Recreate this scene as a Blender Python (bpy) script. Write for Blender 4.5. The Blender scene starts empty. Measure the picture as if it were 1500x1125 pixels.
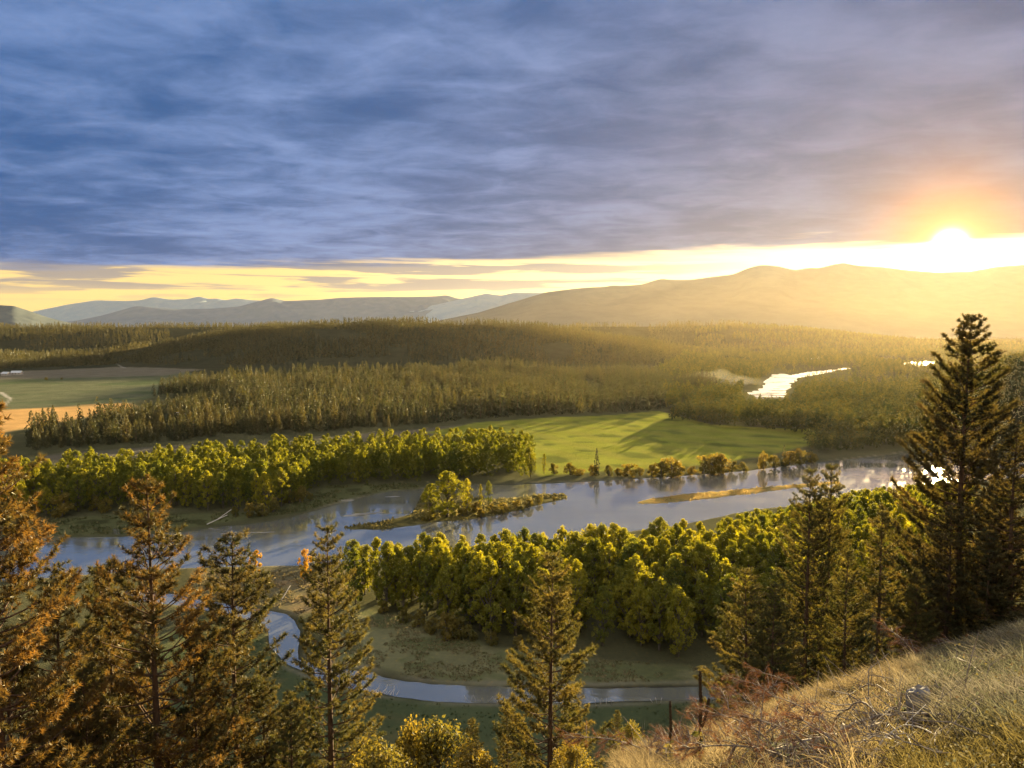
import bpy, math, random
import numpy as np
from mathutils import Vector

random.seed(7)
rng = np.random.default_rng(7)
scene = bpy.context.scene
COL = scene.collection

# ------------------------------------------------------------------ camera
F = 1127.0
PITCH = math.atan(87.5 / F)
CP, SP = math.cos(PITCH), math.sin(PITCH)
CAMZ = 100.0
cam = bpy.data.cameras.new("camera")
cam.sensor_fit = 'HORIZONTAL'
cam.sensor_width = 36.0
cam.lens = 36.0 * F / 1500.0
cam.clip_start = 0.1
cam.clip_end = 30000.0
camo = bpy.data.objects.new("camera", cam)
camo.location = (0, 0, CAMZ)
camo.rotation_euler = (math.pi / 2 - PITCH, 0, 0)
COL.objects.link(camo)
scene.camera = camo


def ray(u, v):
    """slopes of the sight line through a photo pixel: x per metre of depth, fall per metre of depth"""
    X = (u - 750.0) / F
    Y = (v - 562.5) / F
    d = CP - Y * SP
    return X / d, (SP + Y * CP) / d


def p2g(u, v, z=0.0):
    a, t = ray(u, v)
    y = (CAMZ - z) / max(t, 1e-4)
    return np.array((a * y, y))


def g2p(x, y, z):
    h = CAMZ - z
    fw = y * CP + h * SP
    up = y * SP - h * CP
    return 750.0 + F * x / fw, 562.5 - F * up / fw


def poly(pts):
    return np.array([p2g(u, v) for u, v in pts])


# ------------------------------------------------------------------ noise + polygon tools
def _hash(ix, iy, seed):
    h = (ix.astype(np.int64) * 374761393 + iy.astype(np.int64) * 668265263 + seed * 1442695041) & 0x7fffffff
    h = ((h ^ (h >> 13)) * 1274126177) & 0x7fffffff
    return ((h ^ (h >> 16)) & 0xffff) / 65535.0


def vnoise(x, y, seed=0):
    ix, iy = np.floor(x), np.floor(y)
    fx, fy = x - ix, y - iy
    fx, fy = fx * fx * (3 - 2 * fx), fy * fy * (3 - 2 * fy)
    a, b = _hash(ix, iy, seed), _hash(ix + 1, iy, seed)
    c, d = _hash(ix, iy + 1, seed), _hash(ix + 1, iy + 1, seed)
    return (a + (b - a) * fx) * (1 - fy) + (c + (d - c) * fx) * fy


def fbm(x, y, seed=0, octs=4):
    s, a, n = 0, 0.5, 0
    for o in range(octs):
        s = s + a * vnoise(x * 2 ** o, y * 2 ** o, seed + o * 17)
        n += a
        a *= 0.5
    return s / n - 0.5


def inside(P, x, y):
    r = np.zeros(x.shape, bool)
    n = len(P)
    lo, hi = P.min(0), P.max(0)
    m = (x >= lo[0]) & (x <= hi[0]) & (y >= lo[1]) & (y <= hi[1])
    if not m.any():
        return r
    xx, yy = x[m], y[m]
    q = np.zeros(xx.shape, bool)
    for i in range(n):
        x0, y0 = P[i]
        x1, y1 = P[(i + 1) % n]
        if y0 == y1:
            continue
        c = ((y0 > yy) != (y1 > yy)) & (xx < (x1 - x0) * (yy - y0) / (y1 - y0) + x0)
        q ^= c
    r[m] = q
    return r


def sdist(P, x, y, reach):
    """signed distance to the polygon (negative inside), limited to reach"""
    d = np.full(x.shape, reach, float)
    lo, hi = P.min(0) - reach, P.max(0) + reach
    m = (x >= lo[0]) & (x <= hi[0]) & (y >= lo[1]) & (y <= hi[1])
    if m.any():
        xx, yy = x[m], y[m]
        dd = np.full(xx.shape, 1e9)
        n = len(P)
        for i in range(n):
            ax, ay = P[i]
            bx, by = P[(i + 1) % n]
            vx, vy = bx - ax, by - ay
            L = vx * vx + vy * vy + 1e-9
            t = np.clip(((xx - ax) * vx + (yy - ay) * vy) / L, 0, 1)
            dd = np.minimum(dd, (xx - ax - t * vx) ** 2 + (yy - ay - t * vy) ** 2)
        dd = np.minimum(np.sqrt(dd), reach)
        ins = inside(P, xx, yy)
        d[m] = np.where(ins, -dd, dd)
    return d


def sstep(a, b, x):
    t = np.clip((x - a) / (b - a), 0, 1)
    return t * t * (3 - 2 * t)


# ------------------------------------------------------------------ water outlines
RIVER = poly([(1640, 628), (1480, 645), (1340, 660), (1280, 668), (1200, 676), (1100, 688), (1000, 696), (950, 699), (900, 702),
              (850, 705), (790, 707), (745, 709), (690, 708), (640, 712), (616, 716), (575, 718), (550, 722), (530, 728), (500, 735),
              (470, 744), (445, 751), (425, 757), (390, 763), (350, 768), (310, 771), (285, 775), (180, 784), (80, 786), (0, 788), (-160, 794),
              (-160, 856), (0, 850), (60, 847), (100, 842), (180, 838), (250, 832), (300, 831), (390, 829), (440, 828), (500, 826), (560, 818),
              (620, 806), (700, 798), (800, 791), (900, 781), (1000, 768), (1090, 749), (1130, 743), (1240, 735), (1330, 722), (1400, 708), (1640, 684)])
ISLAND = poly([(500, 771), (540, 765), (580, 757), (598, 752), (608, 742), (614, 724), (640, 720), (690, 726), (720, 729), (745, 728),
               (790, 723), (830, 722), (832, 729), (800, 737), (760, 747), (725, 755), (690, 760), (640, 764), (610, 769), (560, 775), (515, 775)])
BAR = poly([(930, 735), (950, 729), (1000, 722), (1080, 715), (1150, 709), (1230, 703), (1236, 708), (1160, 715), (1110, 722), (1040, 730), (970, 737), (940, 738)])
SHOALS_AND_GLINT = [poly([(497, 754), (520, 750), (560, 748), (577, 747), (560, 751), (520, 756), (500, 757)]),
          poly([(553, 727), (575, 724), (597, 725), (575, 728)]),
          poly([(272, 781), (330, 779), (400, 776), (420, 779), (330, 782)]),  # foam and bright reflection line painted as a pale low bar
          poly([(495, 733), (515, 731), (520, 733), (500, 735)])]
STREAM = poly([(180, 862), (250, 868), (300, 876), (350, 886), (382, 890), (400, 893), (422, 898), (436, 907), (442, 922), (440, 945), (444, 962),
               (470, 970), (499, 976), (537, 979), (560, 988), (595, 995), (630, 999), (695, 1002), (743, 1002), (874, 1004), (976, 1002), (1060, 1000), (1150, 996),
               (1150, 1010), (1060, 1022), (969, 1026), (874, 1030), (760, 1028), (667, 1029), (620, 1026), (583, 1021), (541, 1014), (500, 1006), (466, 994), (430, 978),
               (410, 966), (391, 946), (385, 915), (366, 908), (320, 898), (260, 886), (180, 878)])
FARRIVER = poly([(1093, 577), (1112, 568), (1121, 559), (1127, 552), (1138, 547.5), (1150, 547), (1158, 549), (1175, 546), (1195, 543.5), (1215, 541.5), (1240, 538), (1252, 539.5), (1232, 542), (1215, 545),
                 (1190, 549), (1178, 551.5), (1165, 557), (1158, 560), (1157, 566), (1152, 572), (1150, 578), (1143, 584), (1128, 583), (1118, 586), (1103, 581)])
PONDS = [poly([(1322, 532), (1332, 528.5), (1345, 529.5), (1356, 528), (1370, 530.5), (1358, 533), (1350, 537), (1338, 535)]),
         poly([(1172, 524), (1205, 522), (1216, 524), (1190, 526)]),
         poly([(1228, 521), (1250, 519.5), (1264, 521), (1240, 523)]),
         poly([(135, 771), (150, 770), (151, 780), (144, 781)]), poly([(164, 772), (177, 772), (182, 782), (160, 782)])]
WATER = [RIVER, STREAM, FARRIVER] + PONDS
DRY = [ISLAND, BAR] + SHOALS_AND_GLINT

# ------------------------------------------------------------------ terrain
XU = lambda u: (u - 750.0) / F / CP


def crest(us, vs, yc, tree):
    """height over the valley of a skyline traced as azimuth/elevation, for a ridge whose crest is yc away"""
    a = np.array([ray(u, v)[0] for u, v in zip(us, vs)])
    z = np.array([CAMZ - ray(u, v)[1] * yc - tree for u, v in zip(us, vs)])
    return a, np.maximum(z, 0)


HILLS = [  # crest distance, foot distance, back reach, azimuths, heights
    (2250, 1740, 900, *crest([60, 110, 150, 230, 330, 420, 500, 560, 640, 700, 760, 800, 880, 960, 1010, 1050], [545, 540, 520, 502, 484, 475, 471, 469, 469, 470, 472, 476, 489, 500, 512, 545], 2250, 13)),
    (3400, 2450, 900, *crest([-700, -300, 0, 150, 300, 400, 600, 800], [480, 478, 477, 476, 476, 475, 480, 500], 3400, 10)),
    (3300, 2600, 900, *crest([780, 840, 960, 1060, 1150, 1250, 1350, 1450, 1600, 1900], [500, 475, 475, 473, 478, 489, 500, 507, 510, 515], 3300, 10)),
]


def height(x, y):
    x = np.asarray(x, float)
    y = np.asarray(y, float)
    ys = np.maximum(y, 1.0)
    a = x / ys
    z = 0.35 * fbm(x / 60, y / 60, 3, 3)
    z = z + 6 * np.maximum(fbm(x / 420, y / 420, 5, 2), 0) * sstep(1250, 1700, y) * (1 - sstep(2600, 3000, y))
    for yc, y0, back, ha, hz in HILLS:
        c = np.interp(a, ha, hz, left=hz[0], right=hz[-1])
        wob = 110 * fbm(a * 9, y * 0 + yc, int(yc), 3)
        p = np.where(y < yc, sstep(y0 + wob, yc, y) ** 0.8, 1 - sstep(yc + 100, yc + back, y))
        rel = 1 + 0.35 * fbm(x / 260, y / 260, int(yc) + 5, 4) * (1 - np.exp(-((y - yc) / 160.0) ** 2))
        z = np.maximum(z, c * p * rel * (y > 1400))
    gx, gy = p2g(715, 548)
    z = z + 15 * np.exp(-((x - gx) / 75) ** 2 - ((y - gy) / 60) ** 2)
    z = z + 60 * sstep(0.49, 0.73, a) * np.exp(-((y - 900) / 170.0) ** 2) * (y > 300)
    # the hillside the viewer stands on
    f = np.where(y < 30, 0.4875 * y + 0.004 * np.maximum(y, 0) ** 2, 18.225 + 0.7275 * (y - 30))
    xt = 170 * np.tanh(x / 170)
    hs = CAMZ - 1.6 - f + 0.347 * xt
    hs = hs + 0.10 * fbm(x / 0.9, y / 0.9, 21, 2) * (y < 40) + 0.35 * fbm(x / 4, y / 4, 22, 2) * np.clip(y / 12, 0, 1) + 2.2 * fbm(x / 18, y / 18, 23, 3) * sstep(22, 50, y)
    hs = np.where(y < 0, np.minimum(hs, CAMZ + 25), hs)
    k = 5.0
    d = hs - z
    z = np.where(d > 3 * k, hs, np.where(d < -3 * k, z, z + k * np.log1p(np.exp(np.clip(d / k, -3, 3))) - 0.0))
    return z


def hz(x, y):
    return float(height(np.array([x]), np.array([y]))[0])


def carve(x, y, z):
    """river beds, islands and bars"""
    jx = x + 2.2 * fbm(x / 9, y / 9, 31, 3)
    jy = y + 2.2 * fbm(x / 9, y / 9, 32, 3)
    fx_ = x + 26 * fbm(x / 45, y / 45, 33, 4)
    fy_ = y + 26 * fbm(x / 45, y / 45, 34, 4)
    for P in WATER:
        far_ = P[:, 1].mean() > 900
        d = sdist(P, fx_ if far_ else jx, fy_ if far_ else jy, 12)
        wet = sstep(1.5, -5, d)
        if P is RIVER:
            for Q in DRY:
                e = sdist(Q, jx, jy, 12)
                dry = sstep(2.5, -2.0, e) * (0.9 if Q is ISLAND else 0.86 if Q is BAR else 0.78)
                wet = wet * (1 - dry)
        z = z * (1 - wet) + (-1.6) * wet
    return z


def p2h(u, v, ymax=40.0):
    """first point of the hillside on a sight line (None when it clears the hump)"""
    a, t = ray(u, v)
    ys = np.arange(2.0, ymax, 0.05)
    g = height(a * ys, ys) - (CAMZ - t * ys)
    i = np.argmax(g > 0)
    if g[i] <= 0:
        return None
    return a * ys[i], ys[i], hz(a * ys[i], ys[i])


# ------------------------------------------------------------------ mesh building
class MB:
    def __init__(s):
        s.v, s.f, s.m, s.c, s.n = [], [], [], [], 0

    def add(s, v, f, col=(1, 1, 1), mi=0):
        v = np.asarray(v, float).reshape(-1, 3)
        f = np.asarray(f, np.int64).reshape(-1, 3)
        c = np.asarray(col, float)
        if c.ndim == 1:
            c = np.tile(c, (len(v), 1))
        s.v.append(v)
        s.f.append(f + s.n)
        s.c.append(c)
        s.m.append(np.full(len(f), mi, np.int32))
        s.n += len(v)

    def arrays(s):
        return np.concatenate(s.v), np.concatenate(s.f), np.concatenate(s.c), np.concatenate(s.m)

    def mesh(s, name, mats, smooth=False):
        return make_mesh(name, *s.arrays(), mats, smooth)


def make_mesh(name, v, f, c, m, mats, smooth=False):
    me = bpy.data.meshes.new(name)
    me.vertices.add(len(v))
    me.vertices.foreach_set("co", np.ascontiguousarray(v, np.float32).ravel())
    k = f.shape[1]
    me.loops.add(len(f) * k)
    me.loops.foreach_set("vertex_index", np.ascontiguousarray(f, np.int32).ravel())
    me.polygons.add(len(f))
    me.polygons.foreach_set("loop_start", np.arange(0, len(f) * k, k, dtype=np.int32))
    try:
        me.polygons.foreach_set("loop_total", np.full(len(f), k, dtype=np.int32))
    except Exception:
        pass
    for mt in mats:
        me.materials.append(mt)
    me.polygons.foreach_set("material_index", np.ascontiguousarray(m, np.int32))
    me.polygons.foreach_set("use_smooth", np.full(len(f), smooth, dtype=bool))
    at = me.color_attributes.new("Col", 'FLOAT_COLOR', 'POINT')
    at.data.foreach_set("color", np.ascontiguousarray(np.hstack([c, np.ones((len(c), 1))]), np.float32).ravel())
    me.update(calc_edges=True)
    return me


def tube(mb, pts, rad, seg=6, col=(1, 1, 1), mi=0, cap=True):
    pts = np.asarray(pts, float)
    n = len(pts)
    rad = np.asarray(rad, float) * np.ones(n)
    tg = np.gradient(pts, axis=0)
    tg /= np.linalg.norm(tg, axis=1)[:, None] + 1e-9
    ref = np.array((0, 0, 1.0)) if abs(tg[0][2]) < 0.8 else np.array((1.0, 0, 0))
    a = np.cross(tg, ref)
    a /= np.linalg.norm(a, axis=1)[:, None] + 1e-9
    b = np.cross(tg, a)
    ang = np.arange(seg) * 2 * math.pi / seg
    ring = a[:, None, :] * np.cos(ang)[None, :, None] + b[:, None, :] * np.sin(ang)[None, :, None]
    v = (pts[:, None, :] + ring * rad[:, None, None]).reshape(-1, 3)
    i = np.arange(n - 1)[:, None] * seg
    j = np.arange(seg)[None, :]
    j2 = (j + 1) % seg
    A, B, C, D = i + j, i + j2, i + seg + j2, i + seg + j
    f = np.concatenate([np.stack([A, B, C], -1).reshape(-1, 3), np.stack([A, C, D], -1).reshape(-1, 3)])
    if cap:
        v = np.vstack([v, pts[-1] + tg[-1] * rad[-1] * 0.6, pts[0]])
        t, o = len(v) - 2, (n - 1) * seg
        f = np.vstack([f, [[o + k, o + (k + 1) % seg, t] for k in range(seg)], [[(k + 1) % seg, k, t + 1] for k in range(seg)]])
    mb.add(v, f, col, mi)


def unit(a):
    return a / (np.linalg.norm(a, axis=-1, keepdims=True) + 1e-9)


def needles(mb, P, D, K, L, w, spread, col, mi=0, back=0.14):
    """brushes of K needles at points P round directions D"""
    n = len(P)
    if n == 0:
        return
    P = np.repeat(P, K, 0)
    D = np.repeat(unit(D), K, 0)
    c = np.repeat(col, K, 0)
    r = unit(rng.normal(size=(n * K, 3)))
    perp = unit(np.cross(D, r))
    th = np.radians(rng.uniform(spread[0], spread[1], n * K))[:, None]
    d = D * np.cos(th) + perp * np.sin(th)
    base = P - D * rng.uniform(-0.02, back, (n * K, 1))
    side = unit(np.cross(d, rng.normal(size=(n * K, 3)))) * (w * 0.5)
    ln = L * rng.uniform(0.7, 1.15, (n * K, 1))
    v = np.stack([base - side, base + side, base + d * ln], 1).reshape(-1, 3)
    f = np.arange(n * K)[:, None] * 3 + np.array([[0, 1, 2]])
    mb.add(v, f, np.repeat(c, 3, 0) * rng.uniform(0.85, 1.15, (n * K * 3, 1)), mi)


def leaves(mb, P, N, s, col, mi=0):
    """one pointed leaf or leaf spray per point, facing N"""
    n = len(P)
    N = unit(N)
    a = unit(np.cross(N, rng.normal(size=(n, 3))))
    b = np.cross(N, a)
    s = np.asarray(s, float) * np.ones(n)
    s = (s * rng.uniform(0.65, 1.3, n))[:, None]
    v = np.stack([P - a * s, P + b * s * 0.62 + N * s * 0.18, P + a * s, P - b * s * 0.62 + N * s * 0.18], 1).reshape(-1, 3)
    i = np.arange(n)[:, None] * 4
    f = np.concatenate([i + np.array([[0, 1, 2]]), i + np.array([[0, 2, 3]])])
    mb.add(v, f, np.repeat(col, 4, 0), mi)


# ------------------------------------------------------------------ materials
def nd(nt, typ, **kw):
    n = nt.nodes.new(typ)
    for k, v in kw.items():
        if k.startswith('_'):
            setattr(n, k[1:], v)
        else:
            n.inputs[k.replace('__', ' ')].default_value = v
    return n


def new_mat(name):
    m = bpy.data.materials.new(name)
    m.use_nodes = True
    nt = m.node_tree
    nt.nodes.clear()
    out = nt.nodes.new('ShaderNodeOutputMaterial')
    return m, nt, out


def math_(nt, op, a, b=None, c=None, clamp=False):
    n = nt.nodes.new('ShaderNodeMath')
    n.operation = op
    n.use_clamp = clamp
    for i, q in enumerate((a, b, c)):
        if q is None:
            continue
        if isinstance(q, (int, float)):
            n.inputs[i].default_value = q
        else:
            nt.links.new(q, n.inputs[i])
    return n.outputs[0]


def mix_(nt, fac, a, b, blend='MIX'):
    n = nt.nodes.new('ShaderNodeMix')
    n.data_type = 'RGBA'
    n.blend_type = blend
    n.clamp_factor = True
    for s, q in ((n.inputs[0], fac), (n.inputs[6], a), (n.inputs[7], b)):
        if isinstance(q, (int, float)):
            s.default_value = q
        elif isinstance(q, (tuple, list)):
            s.default_value = tuple(q) + (1.0,) * (4 - len(q))
        else:
            nt.links.new(q, s)
    return n.outputs[2]


def noise_(nt, vec, scale, detail=4, rough=0.55, dist=0.0):
    n = nt.nodes.new('ShaderNodeTexNoise')
    n.inputs['Scale'].default_value = scale
    n.inputs['Detail'].default_value = detail
    n.inputs['Roughness'].default_value = rough
    n.inputs['Distortion'].default_value = dist
    if vec is not None:
        nt.links.new(vec, n.inputs['Vector'])
    return n.outputs['Fac']


def ramp_(nt, fac, a, b, smooth=True):
    n = nt.nodes.new('ShaderNodeMapRange')
    n.interpolation_type = 'SMOOTHSTEP' if smooth else 'LINEAR'
    n.clamp = True
    nt.links.new(fac, n.inputs[0])
    n.inputs[1].default_value = a
    n.inputs[2].default_value = b
    return n.outputs[0]


def foliage_mat(name, c0, c1, trans=0.5, tcol=(1.25, 1.15, 0.5), hue_obj=0.5):
    """leaf colour runs from c0 to c1 between trees and between sprays; light passes through the leaf"""
    m, nt, out = new_mat(name)
    oi = nt.nodes.new('ShaderNodeObjectInfo')
    at = nt.nodes.new('ShaderNodeAttribute')
    at.attribute_name = 'Col'
    sx = nt.nodes.new('ShaderNodeSeparateColor')
    nt.links.new(at.outputs['Color'], sx.inputs[0])
    f = math_(nt, 'MULTIPLY', oi.outputs['Random'], hue_obj)
    f = math_(nt, 'MULTIPLY_ADD', sx.outputs[0], 1 - hue_obj, f, True)
    col = mix_(nt, f, c0, c1)
    br = math_(nt, 'MULTIPLY_ADD', sx.outputs[1], 0.8, 0.6)
    vm = nt.nodes.new('ShaderNodeVectorMath')
    vm.operation = 'SCALE'
    nt.links.new(col, vm.inputs[0])
    nt.links.new(br, vm.inputs['Scale'])
    d = nt.nodes.new('ShaderNodeBsdfDiffuse')
    t = nt.nodes.new('ShaderNodeBsdfTranslucent')
    nt.links.new(vm.outputs[0], d.inputs['Color'])
    tm = mix_(nt, 1.0, vm.outputs[0], tcol, 'MULTIPLY')
    nt.links.new(tm, t.inputs['Color'])
    mx = nt.nodes.new('ShaderNodeMixShader')
    mx.inputs[0].default_value = trans
    nt.links.new(d.outputs[0], mx.inputs[1])
    nt.links.new(t.outputs[0], mx.inputs[2])
    gl = nd(nt, 'ShaderNodeBsdfGlossy', Roughness=0.45)
    gl.inputs['Color'].default_value = (0.8, 0.8, 0.75, 1)
    m2 = nt.nodes.new('ShaderNodeMixShader')
    m2.inputs[0].default_value = 0.025
    nt.links.new(mx.outputs[0], m2.inputs[1])
    nt.links.new(gl.outputs[0], m2.inputs[2])
    nt.links.new(m2.outputs[0], out.inputs['Surface'])
    return m


def solid_mat(name, c0, c1, scale=6.0, rough=0.85, stretch=(1, 1, 1), bump=0.4):
    m, nt, out = new_mat(name)
    tc = nt.nodes.new('ShaderNodeTexCoord')
    mp = nt.nodes.new('ShaderNodeMapping')
    mp.inputs['Scale'].default_value = stretch
    nt.links.new(tc.outputs['Object'], mp.inputs[0])
    n = noise_(nt, mp.outputs[0], scale, 6, 0.65)
    col = mix_(nt, ramp_(nt, n, 0.32, 0.68), c0, c1)
    b = nd(nt, 'ShaderNodeBsdfPrincipled', Roughness=rough)
    b.inputs['Specular IOR Level'].default_value = 0.25
    nt.links.new(col, b.inputs['Base Color'])
    bp = nt.nodes.new('ShaderNodeBump')
    bp.inputs['Strength'].default_value = bump
    bp.inputs['Distance'].default_value = 0.03
    nt.links.new(n, bp.inputs['Height'])
    nt.links.new(bp.outputs[0], b.inputs['Normal'])
    nt.links.new(b.outputs[0], out.inputs['Surface'])
    return m


def ground_mat():
    m, nt, out = new_mat("ground_cover")
    geo = nt.nodes.new('ShaderNodeNewGeometry')
    at = nt.nodes.new('ShaderNodeAttribute')
    at.attribute_name = 'Col'
    pos = geo.outputs['Position']
    n1 = noise_(nt, pos, 0.035, 6, 0.6)
    n2 = noise_(nt, pos, 0.6, 5, 0.65)
    n3 = noise_(nt, pos, 9.0, 4, 0.6)
    k = math_(nt, 'MULTIPLY_ADD', n1, 0.9, 0.1)
    k = math_(nt, 'MULTIPLY_ADD', n2, 0.55, k)
    k = math_(nt, 'MULTIPLY_ADD', n3, 0.35, k)
    vm = nt.nodes.new('ShaderNodeVectorMath')
    vm.operation = 'SCALE'
    nt.links.new(at.outputs['Color'], vm.inputs[0])
    nt.links.new(k, vm.inputs['Scale'])
    col = mix_(nt, ramp_(nt, n2, 0.52, 0.75), vm.outputs[0], mix_(nt, 1.0, vm.outputs[0], (1.25, 1.05, 0.8), 'MULTIPLY'))
    # blades of grass stand in every direction: a rough facet normal
    wn = nt.nodes.new('ShaderNodeTexWhiteNoise')
    wn.noise_dimensions = '3D'
    sc = nt.nodes.new('ShaderNodeVectorMath')
    sc.operation = 'SCALE'
    sc.inputs['Scale'].default_value = 37.0
    nt.links.new(pos, sc.inputs[0])
    nt.links.new(sc.outputs[0], wn.inputs['Vector'])
    s2 = nt.nodes.new('ShaderNodeVectorMath')
    s2.operation = 'MULTIPLY_ADD'
    nt.links.new(wn.outputs['Color'], s2.inputs[0])
    s2.inputs[1].default_value = (3.4, 3.4, 0.6)
    s2.inputs[2].default_value = (-1.7, -1.7, -0.3)
    ad = nt.nodes.new('ShaderNodeVectorMath')
    ad.operation = 'ADD'
    nt.links.new(s2.outputs[0], ad.inputs[0])
    nt.links.new(geo.outputs['Normal'], ad.inputs[1])
    no = nt.nodes.new('ShaderNodeVectorMath')
    no.operation = 'NORMALIZE'
    nt.links.new(ad.outputs[0], no.inputs[0])
    d = nt.nodes.new('ShaderNodeBsdfDiffuse')
    nt.links.new(col, d.inputs['Color'])
    nt.links.new(no.outputs[0], d.inputs['Normal'])
    nt.links.new(d.outputs[0], out.inputs['Surface'])
    return m


def water_mat():
    m, nt, out = new_mat("river_water")
    geo = nt.nodes.new('ShaderNodeNewGeometry')
    mp = nt.nodes.new('ShaderNodeMapping')
    mp.inputs['Rotation'].default_value = (0, 0, math.radians(-20))
    mp.inputs['Scale'].default_value = (0.45, 1.0, 1.0)
    nt.links.new(geo.outputs['Position'], mp.inputs[0])
    n1 = noise_(nt, mp.outputs[0], 0.7, 3, 0.6)
    n2 = noise_(nt, mp.outputs[0], 0.05, 3, 0.5)
    h = math_(nt, 'MULTIPLY', n1, ramp_(nt, n2, 0.38, 0.62))
    bp = nt.nodes.new('ShaderNodeBump')
    bp.inputs['Strength'].default_value = 0.10
    bp.inputs['Distance'].default_value = 1.0
    nt.links.new(h, bp.inputs['Height'])
    g = nd(nt, 'ShaderNodeBsdfGlossy', Roughness=0.13)
    sp = nt.nodes.new('ShaderNodeSeparateXYZ')
    nt.links.new(geo.outputs['Position'], sp.inputs[0])
    rf = math_(nt, 'MULTIPLY_ADD', ramp_(nt, sp.outputs[1], 850, 1200), 0.22, math_(nt, 'MULTIPLY_ADD', ramp_(nt, n2, 0.35, 0.65), 0.12, 0.05))
    nt.links.new(rf, g.inputs['Roughness'])
    g.inputs['Color'].default_value = (1.0, 0.98, 0.92, 1)
    nt.links.new(bp.outputs[0], g.inputs['Normal'])
    d = nt.nodes.new('ShaderNodeBsdfDiffuse')
    d.inputs['Color'].default_value = (0.15, 0.155, 0.135, 1)
    fr = nt.nodes.new('ShaderNodeFresnel')
    fr.inputs['IOR'].default_value = 1.6
    fac = math_(nt, 'MULTIPLY_ADD', fr.outputs[0], 1.0, 0.20, True)
    mx = nt.nodes.new('ShaderNodeMixShader')
    nt.links.new(fac, mx.inputs[0])
    nt.links.new(d.outputs[0], mx.inputs[1])
    nt.links.new(g.outputs[0], mx.inputs[2])
    nt.links.new(mx.outputs[0], out.inputs['Surface'])
    return m


def mountain_mat(name, c0, c1):
    m, nt, out = new_mat(name)
    geo = nt.nodes.new('ShaderNodeNewGeometry')
    n = noise_(nt, geo.outputs['Position'], 0.006, 9, 0.68)
    col = mix_(nt, ramp_(nt, n, 0.35, 0.65), c0, c1)
    d = nt.nodes.new('ShaderNodeBsdfDiffuse')
    nt.links.new(col, d.inputs['Color'])
    bp = nt.nodes.new('ShaderNodeBump')
    bp.inputs['Strength'].default_value = 0.06
    bp.inputs['Distance'].default_value = 20
    nt.links.new(n, bp.inputs['Height'])
    nt.links.new(bp.outputs[0], d.inputs['Normal'])
    nt.links.new(d.outputs[0], out.inputs['Surface'])
    return m


M_GROUND = ground_mat()
M_WATER = water_mat()
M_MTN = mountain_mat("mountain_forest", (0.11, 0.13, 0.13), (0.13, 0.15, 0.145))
M_MTN_FAR = mountain_mat("far_mountain_haze_tint", (0.30, 0.37, 0.40), (0.34, 0.40, 0.41))  # distance haze painted into the base colour: palest and bluest for far ranges
M_MTN_MID = mountain_mat("mid_mountain_haze_tint", (0.185, 0.225, 0.255), (0.22, 0.255, 0.28))  # part of the distance haze painted in as a paler, bluish base
M_COTTON = foliage_mat("cottonwood_leaf", (0.055, 0.09, 0.018), (0.36, 0.33, 0.02), 0.46, (1.6, 1.4, 0.5), 0.55)
M_WOODS = foliage_mat("valley_leaf", (0.055, 0.075, 0.022), (0.19, 0.16, 0.03), 0.38, (1.35, 1.2, 0.5), 0.3)
M_YELLOW = foliage_mat("autumn_leaf", (0.42, 0.27, 0.02), (0.50, 0.30, 0.02), 0.5, (1.3, 1.1, 0.5), 0.3)
M_CONIF = foliage_mat("fir_needle", (0.026, 0.040, 0.020), (0.095, 0.090, 0.034), 0.42, (1.8, 1.35, 0.7), 0.6)
M_OLIVE = foliage_mat("pine_needle", (0.05, 0.066, 0.022), (0.185, 0.16, 0.05), 0.42, (1.3, 1.05, 0.5), 0.25)
M_DARKP = foliage_mat("dark_pine_needle", (0.048, 0.058, 0.024), (0.16, 0.13, 0.045), 0.45, (1.3, 1.0, 0.5), 0.25)
M_RUST = foliage_mat("rusty_pine_needle", (0.055, 0.066, 0.022), (0.21, 0.138, 0.042), 0.45, (1.3, 0.95, 0.5), 0.25)
M_DEAD = foliage_mat("dead_needle", (0.075, 0.045, 0.026), (0.15, 0.080, 0.045), 0.35, (1.2, 0.9, 0.6), 0.4)
M_SHRUB = foliage_mat("shrub_leaf", (0.095, 0.11, 0.03), (0.27, 0.20, 0.035), 0.5, (1.3, 1.1, 0.5), 0.5)
M_STRAW = foliage_mat("dry_grass_blade", (0.34, 0.25, 0.12), (0.42, 0.36, 0.24), 0.35, (1.1, 1.0, 0.8), 0.1)
M_BARK = solid_mat("bark", (0.055, 0.035, 0.022), (0.14, 0.085, 0.05), 5, 0.9, (1, 1, 0.25))
M_GREYBARK = solid_mat("grey_bark", (0.07, 0.06, 0.045), (0.17, 0.15, 0.12), 2, 0.9, (1, 1, 0.25))
M_DEADWOOD = solid_mat("weathered_wood", (0.10, 0.075, 0.06), (0.28, 0.24, 0.20), 8, 0.85, (1, 1, 1))
M_PALEWOOD = solid_mat("bleached_wood", (0.42, 0.39, 0.34), (0.62, 0.58, 0.52), 5, 0.8)
M_MULLEIN = solid_mat("mullein_seed_head", (0.022, 0.014, 0.008), (0.075, 0.048, 0.02), 60, 0.95, (1, 1, 1), 1.0)
M_ROCK = solid_mat("rock", (0.10, 0.095, 0.10), (0.30, 0.28, 0.27), 7, 0.85)
M_ROOF = solid_mat("metal_roof", (0.46, 0.48, 0.50), (0.56, 0.57, 0.58), 3, 0.4)
M_WALL = solid_mat("house_wall", (0.32, 0.28, 0.24), (0.42, 0.38, 0.33), 3, 0.8)
M_DARK = solid_mat("window_glass", (0.03, 0.035, 0.04), (0.05, 0.05, 0.06), 3, 0.15)


# ------------------------------------------------------------------ objects
def tag(o, label=None, cat=None, group=None, kind=None):
    if label:
        o['label'] = label
    if cat:
        o['category'] = cat
    if group:
        o['group'] = group
    if kind:
        o['kind'] = kind
    return o


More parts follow.
